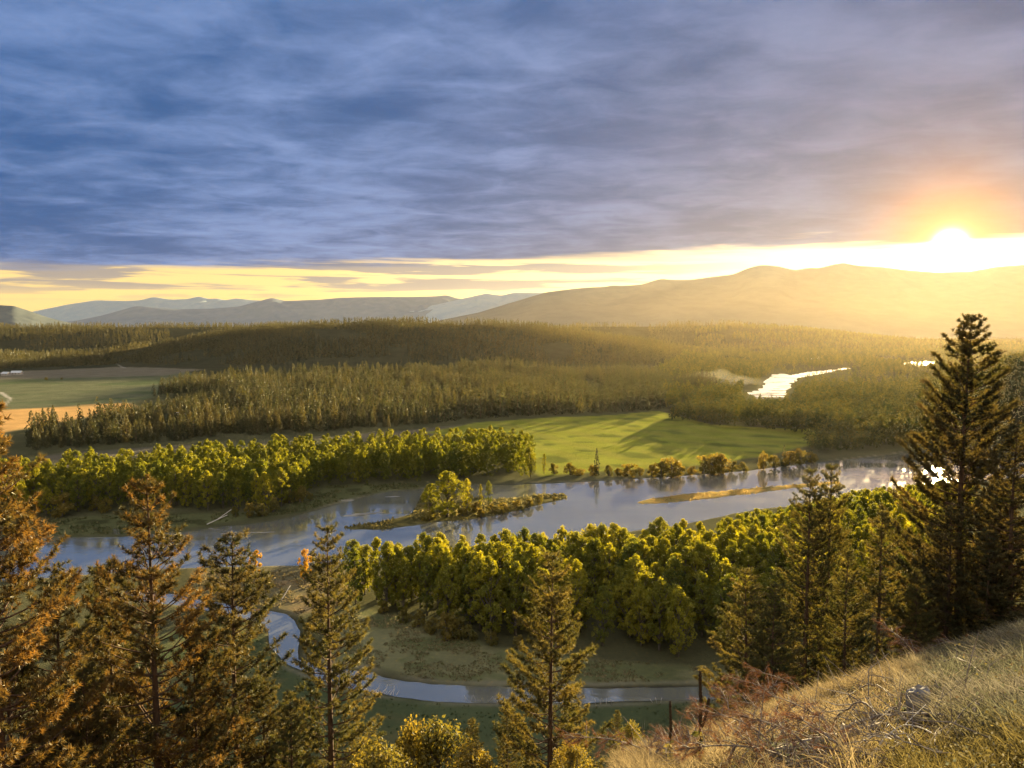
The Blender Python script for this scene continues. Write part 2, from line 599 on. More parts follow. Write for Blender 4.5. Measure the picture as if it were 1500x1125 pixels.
def link(name, me, parent=None, loc=(0, 0, 0)):
    o = bpy.data.objects.new(name, me)
    o.location = loc
    COL.objects.link(o)
    if parent:
        o.parent = parent
    return o


def empty(name, loc, rz=0.0, s=1.0, tilt=(0, 0)):
    o = bpy.data.objects.new(name, None)
    o.location = loc
    o.rotation_euler = (tilt[0], tilt[1], rz)
    o.scale = (s, s, s) if np.isscalar(s) else s
    o.empty_display_size = 0.5
    COL.objects.link(o)
    return o


# ------------------------------------------------------------------ ground sheet
GREENFIELD = poly([(620, 634), (700, 619), (800, 612), (900, 608), (965, 602), (1040, 622), (1190, 630), (1215, 645), (1120, 668), (1000, 684), (900, 690), (790, 697), (770, 680), (740, 648)])
LITSTRIP = poly([(968, 604), (978, 612), (885, 655), (860, 668), (900, 690), (800, 694), (785, 672), (800, 665), (880, 634)])
LEFTFIELD = poly([(-300, 550), (0, 545), (170, 538), (262, 541), (300, 552), (240, 575), (180, 596), (60, 625), (0, 636), (-300, 650)])
GOLD = poly([(-300, 606), (0, 601), (60, 598), (185, 590), (200, 596), (60, 624), (0, 634), (-300, 650)])
FARFIELD = poly([(-200, 546), (0, 545), (170, 538), (300, 541), (240, 550), (0, 556)])
DIRT = poly([(60, 668), (120, 662), (300, 650), (460, 640), (600, 630), (700, 620), (640, 636), (460, 652), (220, 674), (100, 690)])
MEADOW = poly([(520, 890), (600, 905), (640, 925), (720, 950), (860, 965), (1000, 975), (1100, 985), (1100, 1003), (880, 1003), (700, 1001), (600, 992), (540, 975), (500, 970), (500, 930)])
LAWN = poly([(300, 905), (380, 912), (400, 950), (440, 980), (540, 1015), (667, 1030), (880, 1033), (1100, 1025), (1200, 1300), (100, 1400), (200, 950)])
FLAT = poly([(380, 831), (520, 828), (560, 850), (500, 885), (440, 900), (300, 876), (280, 836)])
LEFTBANK = poly([(40, 765), (200, 752), (400, 752), (480, 712), (600, 708), (616, 714), (530, 726), (440, 750), (300, 770), (180, 782), (60, 785)])
SHORE = poly([(930, 699), (1000, 693), (1100, 686), (1200, 674), (1340, 657), (1340, 661), (1200, 678), (1000, 698)])
TRACK = poly([(-3, 574), (4, 575), (18, 584), (6, 597), (3, 597), (14, 585), (0, 577)])
ROADEND = poly([(170, 534), (176, 537), (186, 539.5), (180, 539.5)])


def build_ground():
    d2 = math.radians
    th = np.concatenate([np.linspace(-180, -48, 34)[:-1], np.linspace(-48, 48, 800)[:-1], np.linspace(48, 180, 34)])
    th = np.radians(th[:-1])
    t = np.array([ray(750, v)[1] for v in np.concatenate([np.arange(2600, 1400, -12), np.arange(1400, 560, -1.7), np.arange(560, 520, -0.9)])])
    r1 = CAMZ / t
    near = np.geomspace(0.6, r1[0], 120)[:-1]
    r = np.concatenate([near, r1])
    r = np.concatenate([r, np.arange(r[-1] + 18, 4600, 18), np.geomspace(4650, 14000, 25)])
    R, T = np.meshgrid(r, th, indexing='ij')
    x, y = R * np.sin(T), R * np.cos(T)
    z = carve(x, y, height(x, y))
    n0, n1 = R.shape
    jx = x + 5 * fbm(x / 25, y / 25, 41, 3)
    jy = y + 5 * fbm(x / 25, y / 25, 42, 3)
    c = np.empty(R.shape + (3,))
    c[:] = (0.105, 0.105, 0.055)

    def paint(P, col, soft=3.0, amt=1.0):
        w = (sstep(soft, -soft, sdist(P, jx, jy, 20)) * amt)[..., None]
        c[:] = c * (1 - w) + np.array(col) * w

    def mottle(P, col, scale, seed, lo=0.0, hi=0.2):
        w = (sstep(3, -3, sdist(P, jx, jy, 20)) * sstep(lo, hi, fbm(x / scale, y / (scale * 0.6), seed, 4)))[..., None]
        c[:] = c * (1 - w) + np.array(col) * w

    far = sstep(1000, 1800, y)[..., None]
    c[:] = c * (1 - far) + np.array((0.055, 0.06, 0.038)) * far
    paint(LEFTFIELD, (0.15, 0.165, 0.10), 6)
    mottle(LEFTFIELD, (0.11, 0.14, 0.075), 90, 61)
    paint(FARFIELD, (0.21, 0.19, 0.14), 10)
    paint(GOLD, (0.60, 0.37, 0.15), 6)
    paint(TRACK, (0.45, 0.43, 0.38), 1.5)
    paint(ROADEND, (0.40, 0.38, 0.34), 3)
    paint(DIRT, (0.16, 0.145, 0.105), 4)
    mottle(DIRT, (0.12, 0.125, 0.07), 40, 62)
    paint(GREENFIELD, (0.27, 0.29, 0.05), 4)
    st = np.sin((x * 0.90 + y * 0.43) / 5.0 + 3 * fbm(x / 80, y / 80, 63, 2))
    mottle(GREENFIELD, (0.15, 0.17, 0.04), 30, 75, 0.02, 0.16)
    w = (sstep(3, -3, sdist(GREENFIELD, jx, jy, 20)) * sstep(-0.2, 0.8, st) * 0.6)[..., None]
    c[:] = c * (1 - w) + np.array((0.28, 0.275, 0.06)) * w
    paint(LEFTBANK, (0.135, 0.145, 0.065), 4)
    mottle(LEFTBANK, (0.075, 0.08, 0.035), 16, 64, 0.02, 0.12)
    paint(MEADOW, (0.24, 0.235, 0.12), 3)
    mottle(MEADOW, (0.16, 0.175, 0.08), 14, 65, 0.0, 0.15)
    paint(FLAT, (0.20, 0.175, 0.095), 4)
    mottle(FLAT, (0.26, 0.20, 0.11), 18, 66, 0.05, 0.2)
    paint(LAWN, (0.10, 0.125, 0.06), 3)
    mottle(LAWN, (0.14, 0.14, 0.065), 14, 67, 0.0, 0.2)
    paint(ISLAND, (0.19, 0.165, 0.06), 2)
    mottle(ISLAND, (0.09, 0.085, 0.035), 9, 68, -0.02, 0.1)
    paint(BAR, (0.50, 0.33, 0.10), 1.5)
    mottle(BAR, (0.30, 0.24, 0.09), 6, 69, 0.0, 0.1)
    for s in SHOALS_AND_GLINT:
        paint(s, (0.45, 0.42, 0.36), 1.2)
    # wet margins: pale silt just above the waterline, dark mud below
    for P in (RIVER, STREAM):
        e = sdist(P, x + 1.5 * fbm(x / 6, y / 6, 71, 3), y + 1.5 * fbm(x / 6, y / 6, 72, 3), 20)
        w = (np.exp(-((e - 1.0) / 1.2) ** 2) * 0.55 * sstep(-0.15, 0.15, fbm(x / 25, y / 25, 73, 3)))[..., None]
        c[:] = c * (1 - w) + np.array((0.30, 0.27, 0.20)) * w
        w = sstep(0.5, -1.5, e)[..., None] * (1 if P is STREAM else 0)
        c[:] = c * (1 - w) + np.array((0.06, 0.055, 0.04)) * w
    # the hillside: straw, litter and bare soil
    hill = (sstep(6, 14, z) * (y < 200) * (np.abs(x) < 400))[..., None]
    q = sstep(-0.2, 0.2, fbm(x / 1.1, y / 1.1, 74, 4))[..., None]
    c[:] = c * (1 - hill) + (np.array((0.05, 0.034, 0.022)) * (1 - q) + np.array((0.13, 0.09, 0.05)) * q) * hill
    v = np.stack([x, y, z], -1).reshape(-1, 3)
    i = np.arange(n0 - 1)[:, None] * n1
    j = np.arange(n1)[None, :]
    j2 = (j + 1) % n1
    f = np.stack([i + j, i + j2, i + n1 + j2, i + n1 + j], -1).reshape(-1, 4)
    f = f[:, ::-1]
    # close the hub under the viewer
    v = np.vstack([v, (0, 0, hz(0, 0.01))])
    hub = len(v) - 1
    q0 = np.stack([np.arange(n1), (np.arange(n1) + 1) % n1], -1)
    hubf = np.column_stack([q0[:, 0], q0[:, 1], np.full(n1, hub)])
    cc = np.vstack([c.reshape(-1, 3), (0.2, 0.15, 0.09)])
    me = make_mesh("ground", v, f, cc, np.zeros(len(f), np.int32), [M_GROUND], True)
    o = link("ground", me)
    tag(o, kind='structure')
    return o


build_ground()

mb = MB()
mb.add([(-900, 150, -0.45), (1200, 150, -0.45), (1200, 2600, -0.45), (-900, 2600, -0.45)], [(0, 1, 2), (0, 2, 3)])
tag(link("river", mb.mesh("river", [M_WATER])), kind='structure')


# ------------------------------------------------------------------ mountains
def range_(name, yc, y0, yb, sky, seed, rough=0.16, mat=None):
    us = np.array([s[0] for s in sky], float)
    vs = np.array([s[1] for s in sky], float)
    a = np.array([ray(u, v)[0] for u, v in sky])
    zc = np.array([CAMZ - ray(u, v)[1] * yc for u, v in sky])
    A = np.linspace(a[0], a[-1], 420)
    Z = np.interp(A, a, zc)
    ker = np.hanning(7)
    Z = np.convolve(np.pad(Z, 3, mode='edge'), ker / ker.sum(), 'valid')
    rows = np.concatenate([np.linspace(y0, yc, 60), np.linspace(yc, yb, 16)[1:]])
    AA, YY = np.meshgrid(A, rows, indexing='xy')
    ZZ = np.tile(Z, (len(rows), 1))
    p = np.where(YY < yc, np.clip((YY - y0) / (yc - y0), 0, 1) ** 1.15, 1 - sstep(yc, yb, YY))
    X = AA * YY
    rid = 1 - 2 * np.abs(fbm(X / 520, YY / 900, seed, 5))
    rid2 = fbm(X / 130, YY / 130, seed + 3, 4)
    off = 1 - np.exp(-((YY - yc) / 250.0) ** 2)
    z = ZZ * p * (1 + off * ((rid - 0.85) * rough * 3.5 + rid2 * rough * 0.3))
    z = z + 3 * fbm(X / 60, YY / 60, seed + 9, 3)
    z = z - 30 * (1 - p)
    n0, n1 = z.shape
    v = np.stack([X, YY, z], -1).reshape(-1, 3)
    i = np.arange(n0 - 1)[:, None] * n1
    j = np.arange(n1 - 1)[None, :]
    f = np.stack([i + j, i + j + 1, i + n1 + j + 1, i + n1 + j], -1).reshape(-1, 4)
    me = make_mesh(name, v, f, np.ones((len(v), 3)), np.zeros(len(f), np.int32), [mat or M_MTN], True)
    tag(link(name, me), kind='structure')


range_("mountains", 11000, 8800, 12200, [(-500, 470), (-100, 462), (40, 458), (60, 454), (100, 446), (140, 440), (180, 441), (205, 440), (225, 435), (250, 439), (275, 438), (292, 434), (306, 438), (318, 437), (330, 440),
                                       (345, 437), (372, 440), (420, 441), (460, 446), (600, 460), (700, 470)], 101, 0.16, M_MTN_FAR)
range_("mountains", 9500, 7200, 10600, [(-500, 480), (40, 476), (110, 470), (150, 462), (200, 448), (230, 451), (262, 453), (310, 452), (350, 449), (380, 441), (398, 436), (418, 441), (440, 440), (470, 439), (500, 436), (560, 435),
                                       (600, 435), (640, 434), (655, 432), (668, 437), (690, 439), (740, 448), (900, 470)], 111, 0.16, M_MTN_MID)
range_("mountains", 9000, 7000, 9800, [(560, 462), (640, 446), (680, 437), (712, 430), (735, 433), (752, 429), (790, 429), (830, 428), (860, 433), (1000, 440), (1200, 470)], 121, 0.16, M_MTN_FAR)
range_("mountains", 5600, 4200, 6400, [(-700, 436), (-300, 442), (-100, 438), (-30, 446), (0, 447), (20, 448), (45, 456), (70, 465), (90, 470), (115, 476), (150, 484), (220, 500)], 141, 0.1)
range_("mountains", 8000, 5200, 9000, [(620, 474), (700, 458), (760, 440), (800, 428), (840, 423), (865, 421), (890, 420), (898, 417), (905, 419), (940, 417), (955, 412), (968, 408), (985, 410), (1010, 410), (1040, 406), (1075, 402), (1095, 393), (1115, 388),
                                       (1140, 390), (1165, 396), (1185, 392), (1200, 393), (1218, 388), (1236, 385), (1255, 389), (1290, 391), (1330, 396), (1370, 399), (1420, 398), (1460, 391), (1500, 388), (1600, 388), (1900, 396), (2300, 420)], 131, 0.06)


# ------------------------------------------------------------------ trees
def cottonwood(seed, H=24.0, R=5.2, nclump=60, per=46, leaf=0.42, mat=None, limbs=True, low=0.2):
    """trunk and crown meshes of a broad leafy tree: limbs carry separate clumps of leaf sprays"""
    r0 = np.random.default_rng(seed)
    tr, cr = MB(), MB()
    lean = r0.normal(size=2) * 0.5
    trunk = np.array([(lean[0] * t * t, lean[1] * t * t, H * 0.8 * t) for t in np.linspace(0, 1, 7)])
    tube(tr, trunk, np.linspace(0.42, 0.10, 7), 7)
    lob = r0.uniform(0, 2 * math.pi, 4)
    for k in range(nclump):
        zz = low + (0.97 - low) * r0.uniform() ** 0.75
        prof = (math.sin(math.pi * min(1, max(0, (zz - low + 0.10) / (1.08 - low)) ** 1.15)) ** 0.65)
        an = r0.uniform(0, 2 * math.pi)
        wob = 1 + 0.22 * math.sin(2 * an + lob[0]) + 0.16 * math.sin(3 * an + lob[1] + zz * 5)
        rr = R * prof * wob * (r0.uniform(0.55, 1.0) if k % 4 else r0.uniform(0.0, 0.5))
        c = np.array((rr * math.cos(an) + lean[0] * zz * zz, rr * math.sin(an) + lean[1] * zz * zz, zz * H))
        cs = r0.uniform(0.5, 1.2) * (0.5 + R / 11.0)
        n = int(per * r0.uniform(0.7, 1.3))
        d = unit(r0.normal(size=(n, 3)))
        rad = cs * r0.uniform(0.25, 1.0, (n, 1)) ** 0.6
        P = c + d * rad * np.array((1, 1, 1.15))
        N = unit(d + r0.normal(size=(n, 3)) * 0.9 + np.array((0, 0, 0.3)))
        hue = np.clip(r0.normal(0.42 + 0.3 * (zz - 0.5), 0.22), 0, 1)
        cc = np.column_stack([np.clip(hue + r0.normal(0, 0.12, n), 0, 1), np.clip(r0.normal(0.5, 0.2, n), 0, 1), np.zeros(n)])
        leaves(cr, P, N, leaf, cc)
        if limbs and k % 2 == 0:
            z0 = max(0.16 * H, c[2] - rr * 1.1 - 1.5)
            t0 = np.array((lean[0] * (z0 / H) ** 2, lean[1] * (z0 / H) ** 2, z0))
            mid = t0 * 0.45 + c * 0.55 + np.array((0, 0, -0.6))
            tube(tr, [t0, mid, c], [0.16, 0.10, 0.035], 5)
    return tr, cr


def conifer(seed, H=20.0, R=2.9, layers=15, arms=9, mi=0, base=0.1, spray=0.62):
    """dense narrow conifer for the middle distance: drooping toothed fans round a stem"""
    r0 = np.random.default_rng(seed)
    mb = MB()
    n = layers * arms
    t = np.clip((np.arange(n) + r0.uniform(0, 1, n)) / n, 0, 0.995) ** 1.12
    ph = r0.uniform(0, 6.28, 3)
    an = r0.uniform(0, 6.283, n)
    wob = 1 + 0.22 * np.sin(2 * an + ph[0] + t * 9) + 0.14 * np.sin(t * 26 + ph[1] + an)
    rr = (R * (1 - t) ** 0.62 * wob + 0.10) * r0.uniform(0.45, 1.0, n) ** 0.5
    P = np.column_stack([rr * np.cos(an), rr * np.sin(an), H * (base + (0.97 - base) * t) - 0.12 * rr])
    N = np.column_stack([np.cos(an), np.sin(an), np.full(n, 0.35)]) + r0.normal(size=(n, 3)) * 0.55
    hue = np.clip(r0.normal(0.45, 0.22, n), 0, 1)
    br = np.clip(r0.normal(0.5, 0.2, n), 0, 1)
    leaves(mb, P, N, spray * (0.5 + 0.6 * (1 - t)), np.column_stack([hue, br, np.zeros(n)]), mi)
    mb.add([(0.12, 0, H * 0.9), (-0.12, 0.1, H * 0.9), (0, -0.12, H * 0.9), (0, 0, H)], [(0, 1, 3), (1, 2, 3), (2, 0, 3)], (0.5, 0.5, 0), mi)
    tube(mb, [(0, 0, -0.3), (0, 0, H * 0.5), (0, 0, H * 0.93)], [0.24, 0.14, 0.03], 5, (1, 1, 1), mi + 1)
    return mb


def scatter(P, spacing, seed, jitter=0.42):
    lo, hi = P.min(0), P.max(0)
    r0 = np.random.default_rng(seed)
    gx = np.arange(lo[0], hi[0] + spacing, spacing)
    gy = np.arange(lo[1], hi[1] + spacing, spacing * 0.9)
    X, Y = np.meshgrid(gx, gy)
    X = X + (np.arange(len(gy)) % 2)[:, None] * spacing * 0.5
    X = X + r0.uniform(-jitter, jitter, X.shape) * spacing
    Y = Y + r0.uniform(-jitter, jitter, Y.shape) * spacing
    x, y = X.ravel(), Y.ravel()
    k = inside(P, x, y)
    return x[k], y[k]


SUN_U, SUN_V = 1392.0, 322.0
_a, _t = ray(SUN_U, SUN_V)
SUN_DIR = np.array((_a, 1.0, -_t))
SUN_DIR /= np.linalg.norm(SUN_DIR)
_a, _t = ray(1392.0, 361.0)
GLOW_DIR = np.array((_a, 1.0, -_t))
GLOW_DIR /= np.linalg.norm(GLOW_DIR)
SUN_EL = math.asin(SUN_DIR[2])
SUN_AZ = math.atan2(SUN_DIR[0], SUN_DIR[1])
SH = -SUN_DIR[:2] / np.linalg.norm(SUN_DIR[:2])
KEEP_LIT = [LITSTRIP, BAR, GOLD]


def lit_scale(x, y, h):
    """how far a tree has to be lower for its long shadow to spare the sunlit ground (1 = keep, 0 = leave out)"""
    s = np.ones(len(x))
    tan = math.tan(SUN_EL)
    L = h / tan
    for fr in np.linspace(0.08, 1.0, 24):
        px = x + SH[0] * L * fr
        py = y + SH[1] * L * fr
        for P in KEEP_LIT:
            hit = inside(P, px, py)
            s = np.where(hit, np.minimum(s, max(fr - 0.05, 0)), s)
    return s


def stamp(name, protos, x, y, z, s, rot, mats, kind, tiltless=True, hues=None):
    """one mesh that holds a whole wood (uncounted background)"""
    V, FF, CC, MM, off = [], [], [], [], 0
    idx = np.random.default_rng(len(x)).integers(0, len(protos), len(x))
    for pi, (v, f, c, m) in enumerate(protos):
        k = np.where(idx == pi)[0]
        if len(k) == 0:
            continue
        cs, sn = np.cos(rot[k]), np.sin(rot[k])
        sx = s[k]
        X = (v[None, :, 0] * cs[:, None] - v[None, :, 1] * sn[:, None]) * sx[:, None] + x[k][:, None]
        Y = (v[None, :, 0] * sn[:, None] + v[None, :, 1] * cs[:, None]) * sx[:, None] + y[k][:, None]
        Z = v[None, :, 2] * sx[:, None] + z[k][:, None]
        V.append(np.stack([X, Y, Z], -1).reshape(-1, 3))
        FF.append((f[None] + (np.arange(len(k)) * len(v))[:, None, None] + off).reshape(-1, 3))
        h = (np.zeros(len(k)) if hues is None else hues[k])[:, None, None] * np.array((1.0, 0, 0))
        CC.append(np.clip(np.tile(c[None], (len(k), 1, 1)) + h, 0, 1).reshape(-1, 3))
        MM.append(np.tile(m, len(k)))
        off += len(v) * len(k)
    me = make_mesh(name, np.concatenate(V), np.concatenate(FF), np.concatenate(CC), np.concatenate(MM), mats)
    return tag(link(name, me), kind=kind)


# ---- broad-leaved groves
MIDCOT = []
for i in range(5):
    tr, cr = cottonwood(320 + i, 23, [5.0, 4.4, 5.5, 4.1, 4.8][i], 80, 26, 0.44, limbs=False, low=0.06)
    MIDCOT.append(cr.arrays())
COTTON = []
for i in range(7):
    tr, cr = cottonwood(200 + i, 24, [5.2, 4.5, 5.7, 4.2, 4.9, 6.0, 3.7][i], [140, 120, 160, 110, 130, 170, 90][i], 46, 0.31, low=0.06)
    COTTON.append((tr.mesh("cottonwood_trunk", [M_GREYBARK], True), cr.mesh("cottonwood_crown", [M_COTTON])))
YEL = []
for i in range(2):
    tr, cr = cottonwood(260 + i, 12, [2.4, 3.0][i], [34, 40][i], 46, 0.26, low=0.12)
    YEL.append((tr.mesh("aspen_trunk", [M_GREYBARK], True), cr.mesh("aspen_crown", [M_YELLOW])))
LOWCOT = []
for i in range(5):
    tr, cr = cottonwood(300 + i, 23, [5.2, 4.6, 5.8, 4.2, 5.0][i], 40, 14, 0.72, limbs=False, low=0.12)
    LOWCOT.append(cr.arrays())


def plant(name, meshes, x, y, z, s, rz, label, cat, group, hs=1.0):
    root = empty(name, (x, y, z - 0.1), rz, (s, s, s * hs))
    tag(root, label, cat, group)
    link("trunk", meshes[0], root)
    link("crown", meshes[1], root)
    return root


GROVE = poly([(492, 882), (540, 888), (600, 905), (640, 922), (740, 938), (860, 946), (980, 962), (1090, 962), (1200, 930), (1400, 862), (1420, 730), (1330, 742), (1240, 762), (1150, 785), (1060, 820), (950, 850), (800, 852), (690, 858), (600, 862), (540, 858), (495, 862)])
gx, gy = scatter(GROVE, 7.2, 11)
fr = CAMZ / gy
far_x, far_y, far_s = [], [], []
order = np.argsort(gy)
count_cotton = 0


def zone_label(u, depth, grove):
    return None


def cottonwood_at(x, y, h, label, group, i, hs=1.0):
    global count_cotton
    count_cotton += 1
    plant("cottonwood_tree", COTTON[i % len(COTTON)], x, y, hz(x, y), h / 24.0, random.uniform(0, 6.28), label, "tree", group, hs)


for k in order:
    x, y = gx[k], gy[k]
    u, v = g2p(x, y, 0)
    # the skyline of the grove keeps below the river that shows beyond it
    cap_v = np.interp(u, [480, 520, 560, 620, 700, 800, 900, 1000, 1060, 1140, 1250, 1400], [790, 774, 778, 770, 772, 766, 752, 752, 750, 742, 716, 702])
    hmax = CAMZ - ray(u, cap_v)[1] * y
    if (math.sin(x * 12.9 + y * 78.2) * 43758.5) % 1.0 < 0.13:
        continue
    h = min(random.uniform(19, 27), hmax * random.uniform(0.86, 1.0))
    if h < 6:
        continue
    if count_cotton >= 235:
        far_x.append(x)
        far_y.append(y)
        far_s.append(h / 23.0)
        continue
    depth = (v - np.interp(u, [480, 700, 900, 1100, 1380], [862, 858, 851, 846, 832])) / 85.0
    row = "in the shaded meadow-edge row of the near grove" if depth > 0.72 else "in the middle rows of the near grove" if depth > 0.3 else "in the sunlit river-side rows of the near grove"
    col = ("at its thin western end" if u < 620 else "west of the lone pine" if u < 800 else "east of the lone pine" if u < 960 else "beside the bushy pine" if u < 1130 else "behind the double-topped pine")
    cottonwood_at(x, y, h, "cottonwood " + row + ", " + col, "cottonwoods of the grove beside the stream", random.randrange(7))

LEFTG = poly([(-60, 772), (20, 765), (120, 750), (200, 746), (310, 749), (400, 747), (425, 740), (470, 713), (600, 706), (690, 702), (768, 699), (785, 680), (770, 671), (700, 667), (600, 673), (450, 679), (300, 690), (180, 702), (60, 716), (-60, 730)])
gx, gy = scatter(LEFTG, 8.6, 12)
keep = lit_scale(gx, gy, 22.0) > 0.3
gx, gy = gx[keep], gy[keep]
order = np.argsort(gy)
for k in order:
    x, y = gx[k], gy[k]
    if y > 470 and abs((y * 7919) % 1.0) < 0.06:
        continue
    if count_cotton >= 292:
        far_x.append(x)
        far_y.append(y)
        far_s.append(random.uniform(0.75, 1.08))
        continue
    u, v = g2p(x, y, 0)
    d = v - np.interp(u, [-60, 120, 300, 420, 470, 600, 780], [772, 750, 749, 740, 713, 706, 699])
    row = "at the open bank edge of the far-shore grove" if d > -14 else "in the sunlit inner rows of the far-shore grove"
    col = "behind the rusty pines" if u < 240 else "around the white driftwood" if u < 430 else "above the narrow side channel" if u < 600 else "facing the wooded islet"
    cottonwood_at(x, y, random.uniform(16, 24), "cottonwood " + row + ", " + col, "cottonwoods of the grove on the far shore", random.randrange(7))
if far_x:
    fx, fy = np.array(far_x), np.array(far_y)
    stamp("cottonwood_woods", MIDCOT, fx, fy, height(fx, fy), np.array(far_s), rng.uniform(0, 6.28, len(fx)), [M_COTTON], 'stuff', hues=rng.normal(0, 0.2, len(fx)))

# ---- woods beyond the green field and up the valley (uncounted)
WOODR = poly([(966, 606), (985, 618), (1050, 626), (1130, 634), (1200, 642), (1260, 655), (1340, 652), (1420, 640), (1600, 622), (1600, 575), (1340, 590), (1200, 592), (1100, 590), (1030, 586), (985, 590)])
FARW = poly([(960, 588), (1040, 586), (1100, 590), (1140, 586), (1170, 592), (1340, 590), (1600, 578), (1600, 515), (1400, 508), (1200, 508), (1020, 512), (1000, 530), (960, 545), (985, 565)])
BANKR = poly([(1180, 652), (1240, 640), (1340, 640), (1420, 632), (1420, 645), (1340, 655), (1250, 664), (1190, 668)])
xs, ys, ss = [], [], []
for P, sp, sd, sc in ((WOODR, 9.5, 13, 1.0), (FARW, 15, 14, 0.9), (BANKR, 7, 15, 0.62)):
    x, y = scatter(P, sp, sd)
    if P is FARW:
        n = fbm(x / 90, y / 90, 81, 3)
        k = (n > -0.09) & ~inside(FARRIVER, x, y)
        for Q in PONDS[:3]:
            k &= sdist(Q, x, y, 40) > 25
        k &= sdist(FARRIVER, x, y, 40) > 5
        x, y = x[k], y[k]
    h = 22 * sc
    sc_ = sc * rng.uniform(0.7, 1.1, len(x))
    # lower scrub in front of the bright reach of river
    l = lit_scale(x, y, h)
    sc_ = np.minimum(sc_, np.where(l < 1, l * 0.95 * sc, 9))
    uu, vv = g2p(x, y, 0)
    k = sc_ > 0.22
    # sight line to the far river stays open
    sc_ = np.where((uu > 1150) & (uu < 1262) & (vv > 541) & (vv < 580) & (vv < 582 - (uu - 1150) * 0.22), np.minimum(sc_, 0.3), sc_)
    fr_ = (uu > 1085) & (uu < 1165) & (vv > 575) & (vv < 612)
    sc_ = np.where(fr_, np.minimum(sc_, 0.42), sc_)
    xs.append(x[k]); ys.append(y[k]); ss.append(sc_[k])
x, y, s_ = np.concatenate(xs), np.concatenate(ys), np.concatenate(ss)
stamp("valley_woods", LOWCOT, x, y, height(x, y) - 0.3, s_, rng.uniform(0, 6.28, len(x)), [M_WOODS], 'stuff', hues=rng.normal(-0.1, 0.3, len(x)))

# ---- conifer wood in the middle of the valley
CONW = poly([(36, 662), (110, 657), (160, 652), (260, 646), (350, 641), (450, 633), (560, 626), (620, 622), (700, 613), (800, 608), (900, 605), (965, 600), (1000, 590), (1050, 578), (1050, 562), (950, 549), (840, 547), (700, 547),
             (560, 548), (420, 551), (330, 556), (262, 563), (225, 578), (180, 597), (60, 626), (40, 640)])
CON, LOWCON = [], []
for i in range(6):
    CON.append(conifer(400 + i, 20, [3.6, 3.1, 4.0, 3.4, 3.8, 2.8][i], 30, 14, 0, [0.04, 0.07, 0.03, 0.08, 0.05, 0.06][i], 0.75).mesh("conifer_tree", [M_CONIF, M_BARK]))
for i in range(5):
    LOWCON.append(conifer(440 + i, 20, [3.7, 3.2, 4.1, 3.5, 3.8][i], 9, 10, 0, 0.03, 1.25).arrays())
x, y = scatter(CONW, 10.2, 16)
uu, vv = g2p(x, y, 0)
edge = np.interp(uu, [36, 160, 350, 560, 700, 900, 965, 1050], [662, 652, 641, 626, 613, 605, 600, 578])
# a few openings where a house and yards stand
hx, hy = p2g(263, 612)
k = (fbm(x / 60, y / 60, 82, 3) > -0.11) & (np.hypot((x - hx) / 13, (y - hy + 14) / 24) > 1)
ls = lit_scale(x, y, 20.0)
k &= ls > 0.3
x, y, vv, edge, ls, uu = x[k], y[k], vv[k], edge[k], ls[k], uu[k]
hs = rng.uniform(11, 27, len(x)) * (0.7 + 0.5 * vnoise(x / 45, y / 45, 83))
hs = hs * np.where((uu > 680) & (uu < 975) & (edge - vv < 9), 1.35, 1.0)
hs = np.minimum(hs, np.where(ls < 1, ls * 20, 99))
near = np.argsort(y)
n_ind = 0
taken = np.zeros(len(x), bool)
for q in near:
    if n_ind >= 300:
        break
    if edge[q] - vv[q] > 26:
        continue
    taken[q] = True
    n_ind += 1
    d = edge[q] - vv[q]
    row = "in the shaded outer row" if d < 5 else "in the second ranks" if d < 13 else "deeper in the ranks"
    colm = "near the western tip of the conifer wood" if uu[q] < 190 else "below the white roofed house" if uu[q] < 340 else "behind the far-shore cottonwoods" if uu[q] < 620 else "along the green field"
    o = link("conifer_tree", CON[random.randrange(6)], None, (x[q], y[q], hz(x[q], y[q]) - 0.1))
    sc = hs[q] / 20.0
    o.scale = (sc * random.uniform(0.9, 1.2),) * 2 + (sc,)
    o.rotation_euler = (0, 0, random.uniform(0, 6.28))
    tag(o, "brown-green conifer " + row + " " + colm, "conifer", "conifers of the mid-valley wood")
r_ = ~taken
stamp("conifer_woods", LOWCON, x[r_], y[r_], height(x[r_], y[r_]) - 0.2, hs[r_] / 20.0, rng.uniform(0, 6.28, r_.sum()), [M_CONIF, M_BARK], 'stuff', hues=rng.normal(0, 0.3, r_.sum()) + 1.6 * fbm(x[r_] / 110, y[r_] / 80, 86, 3))

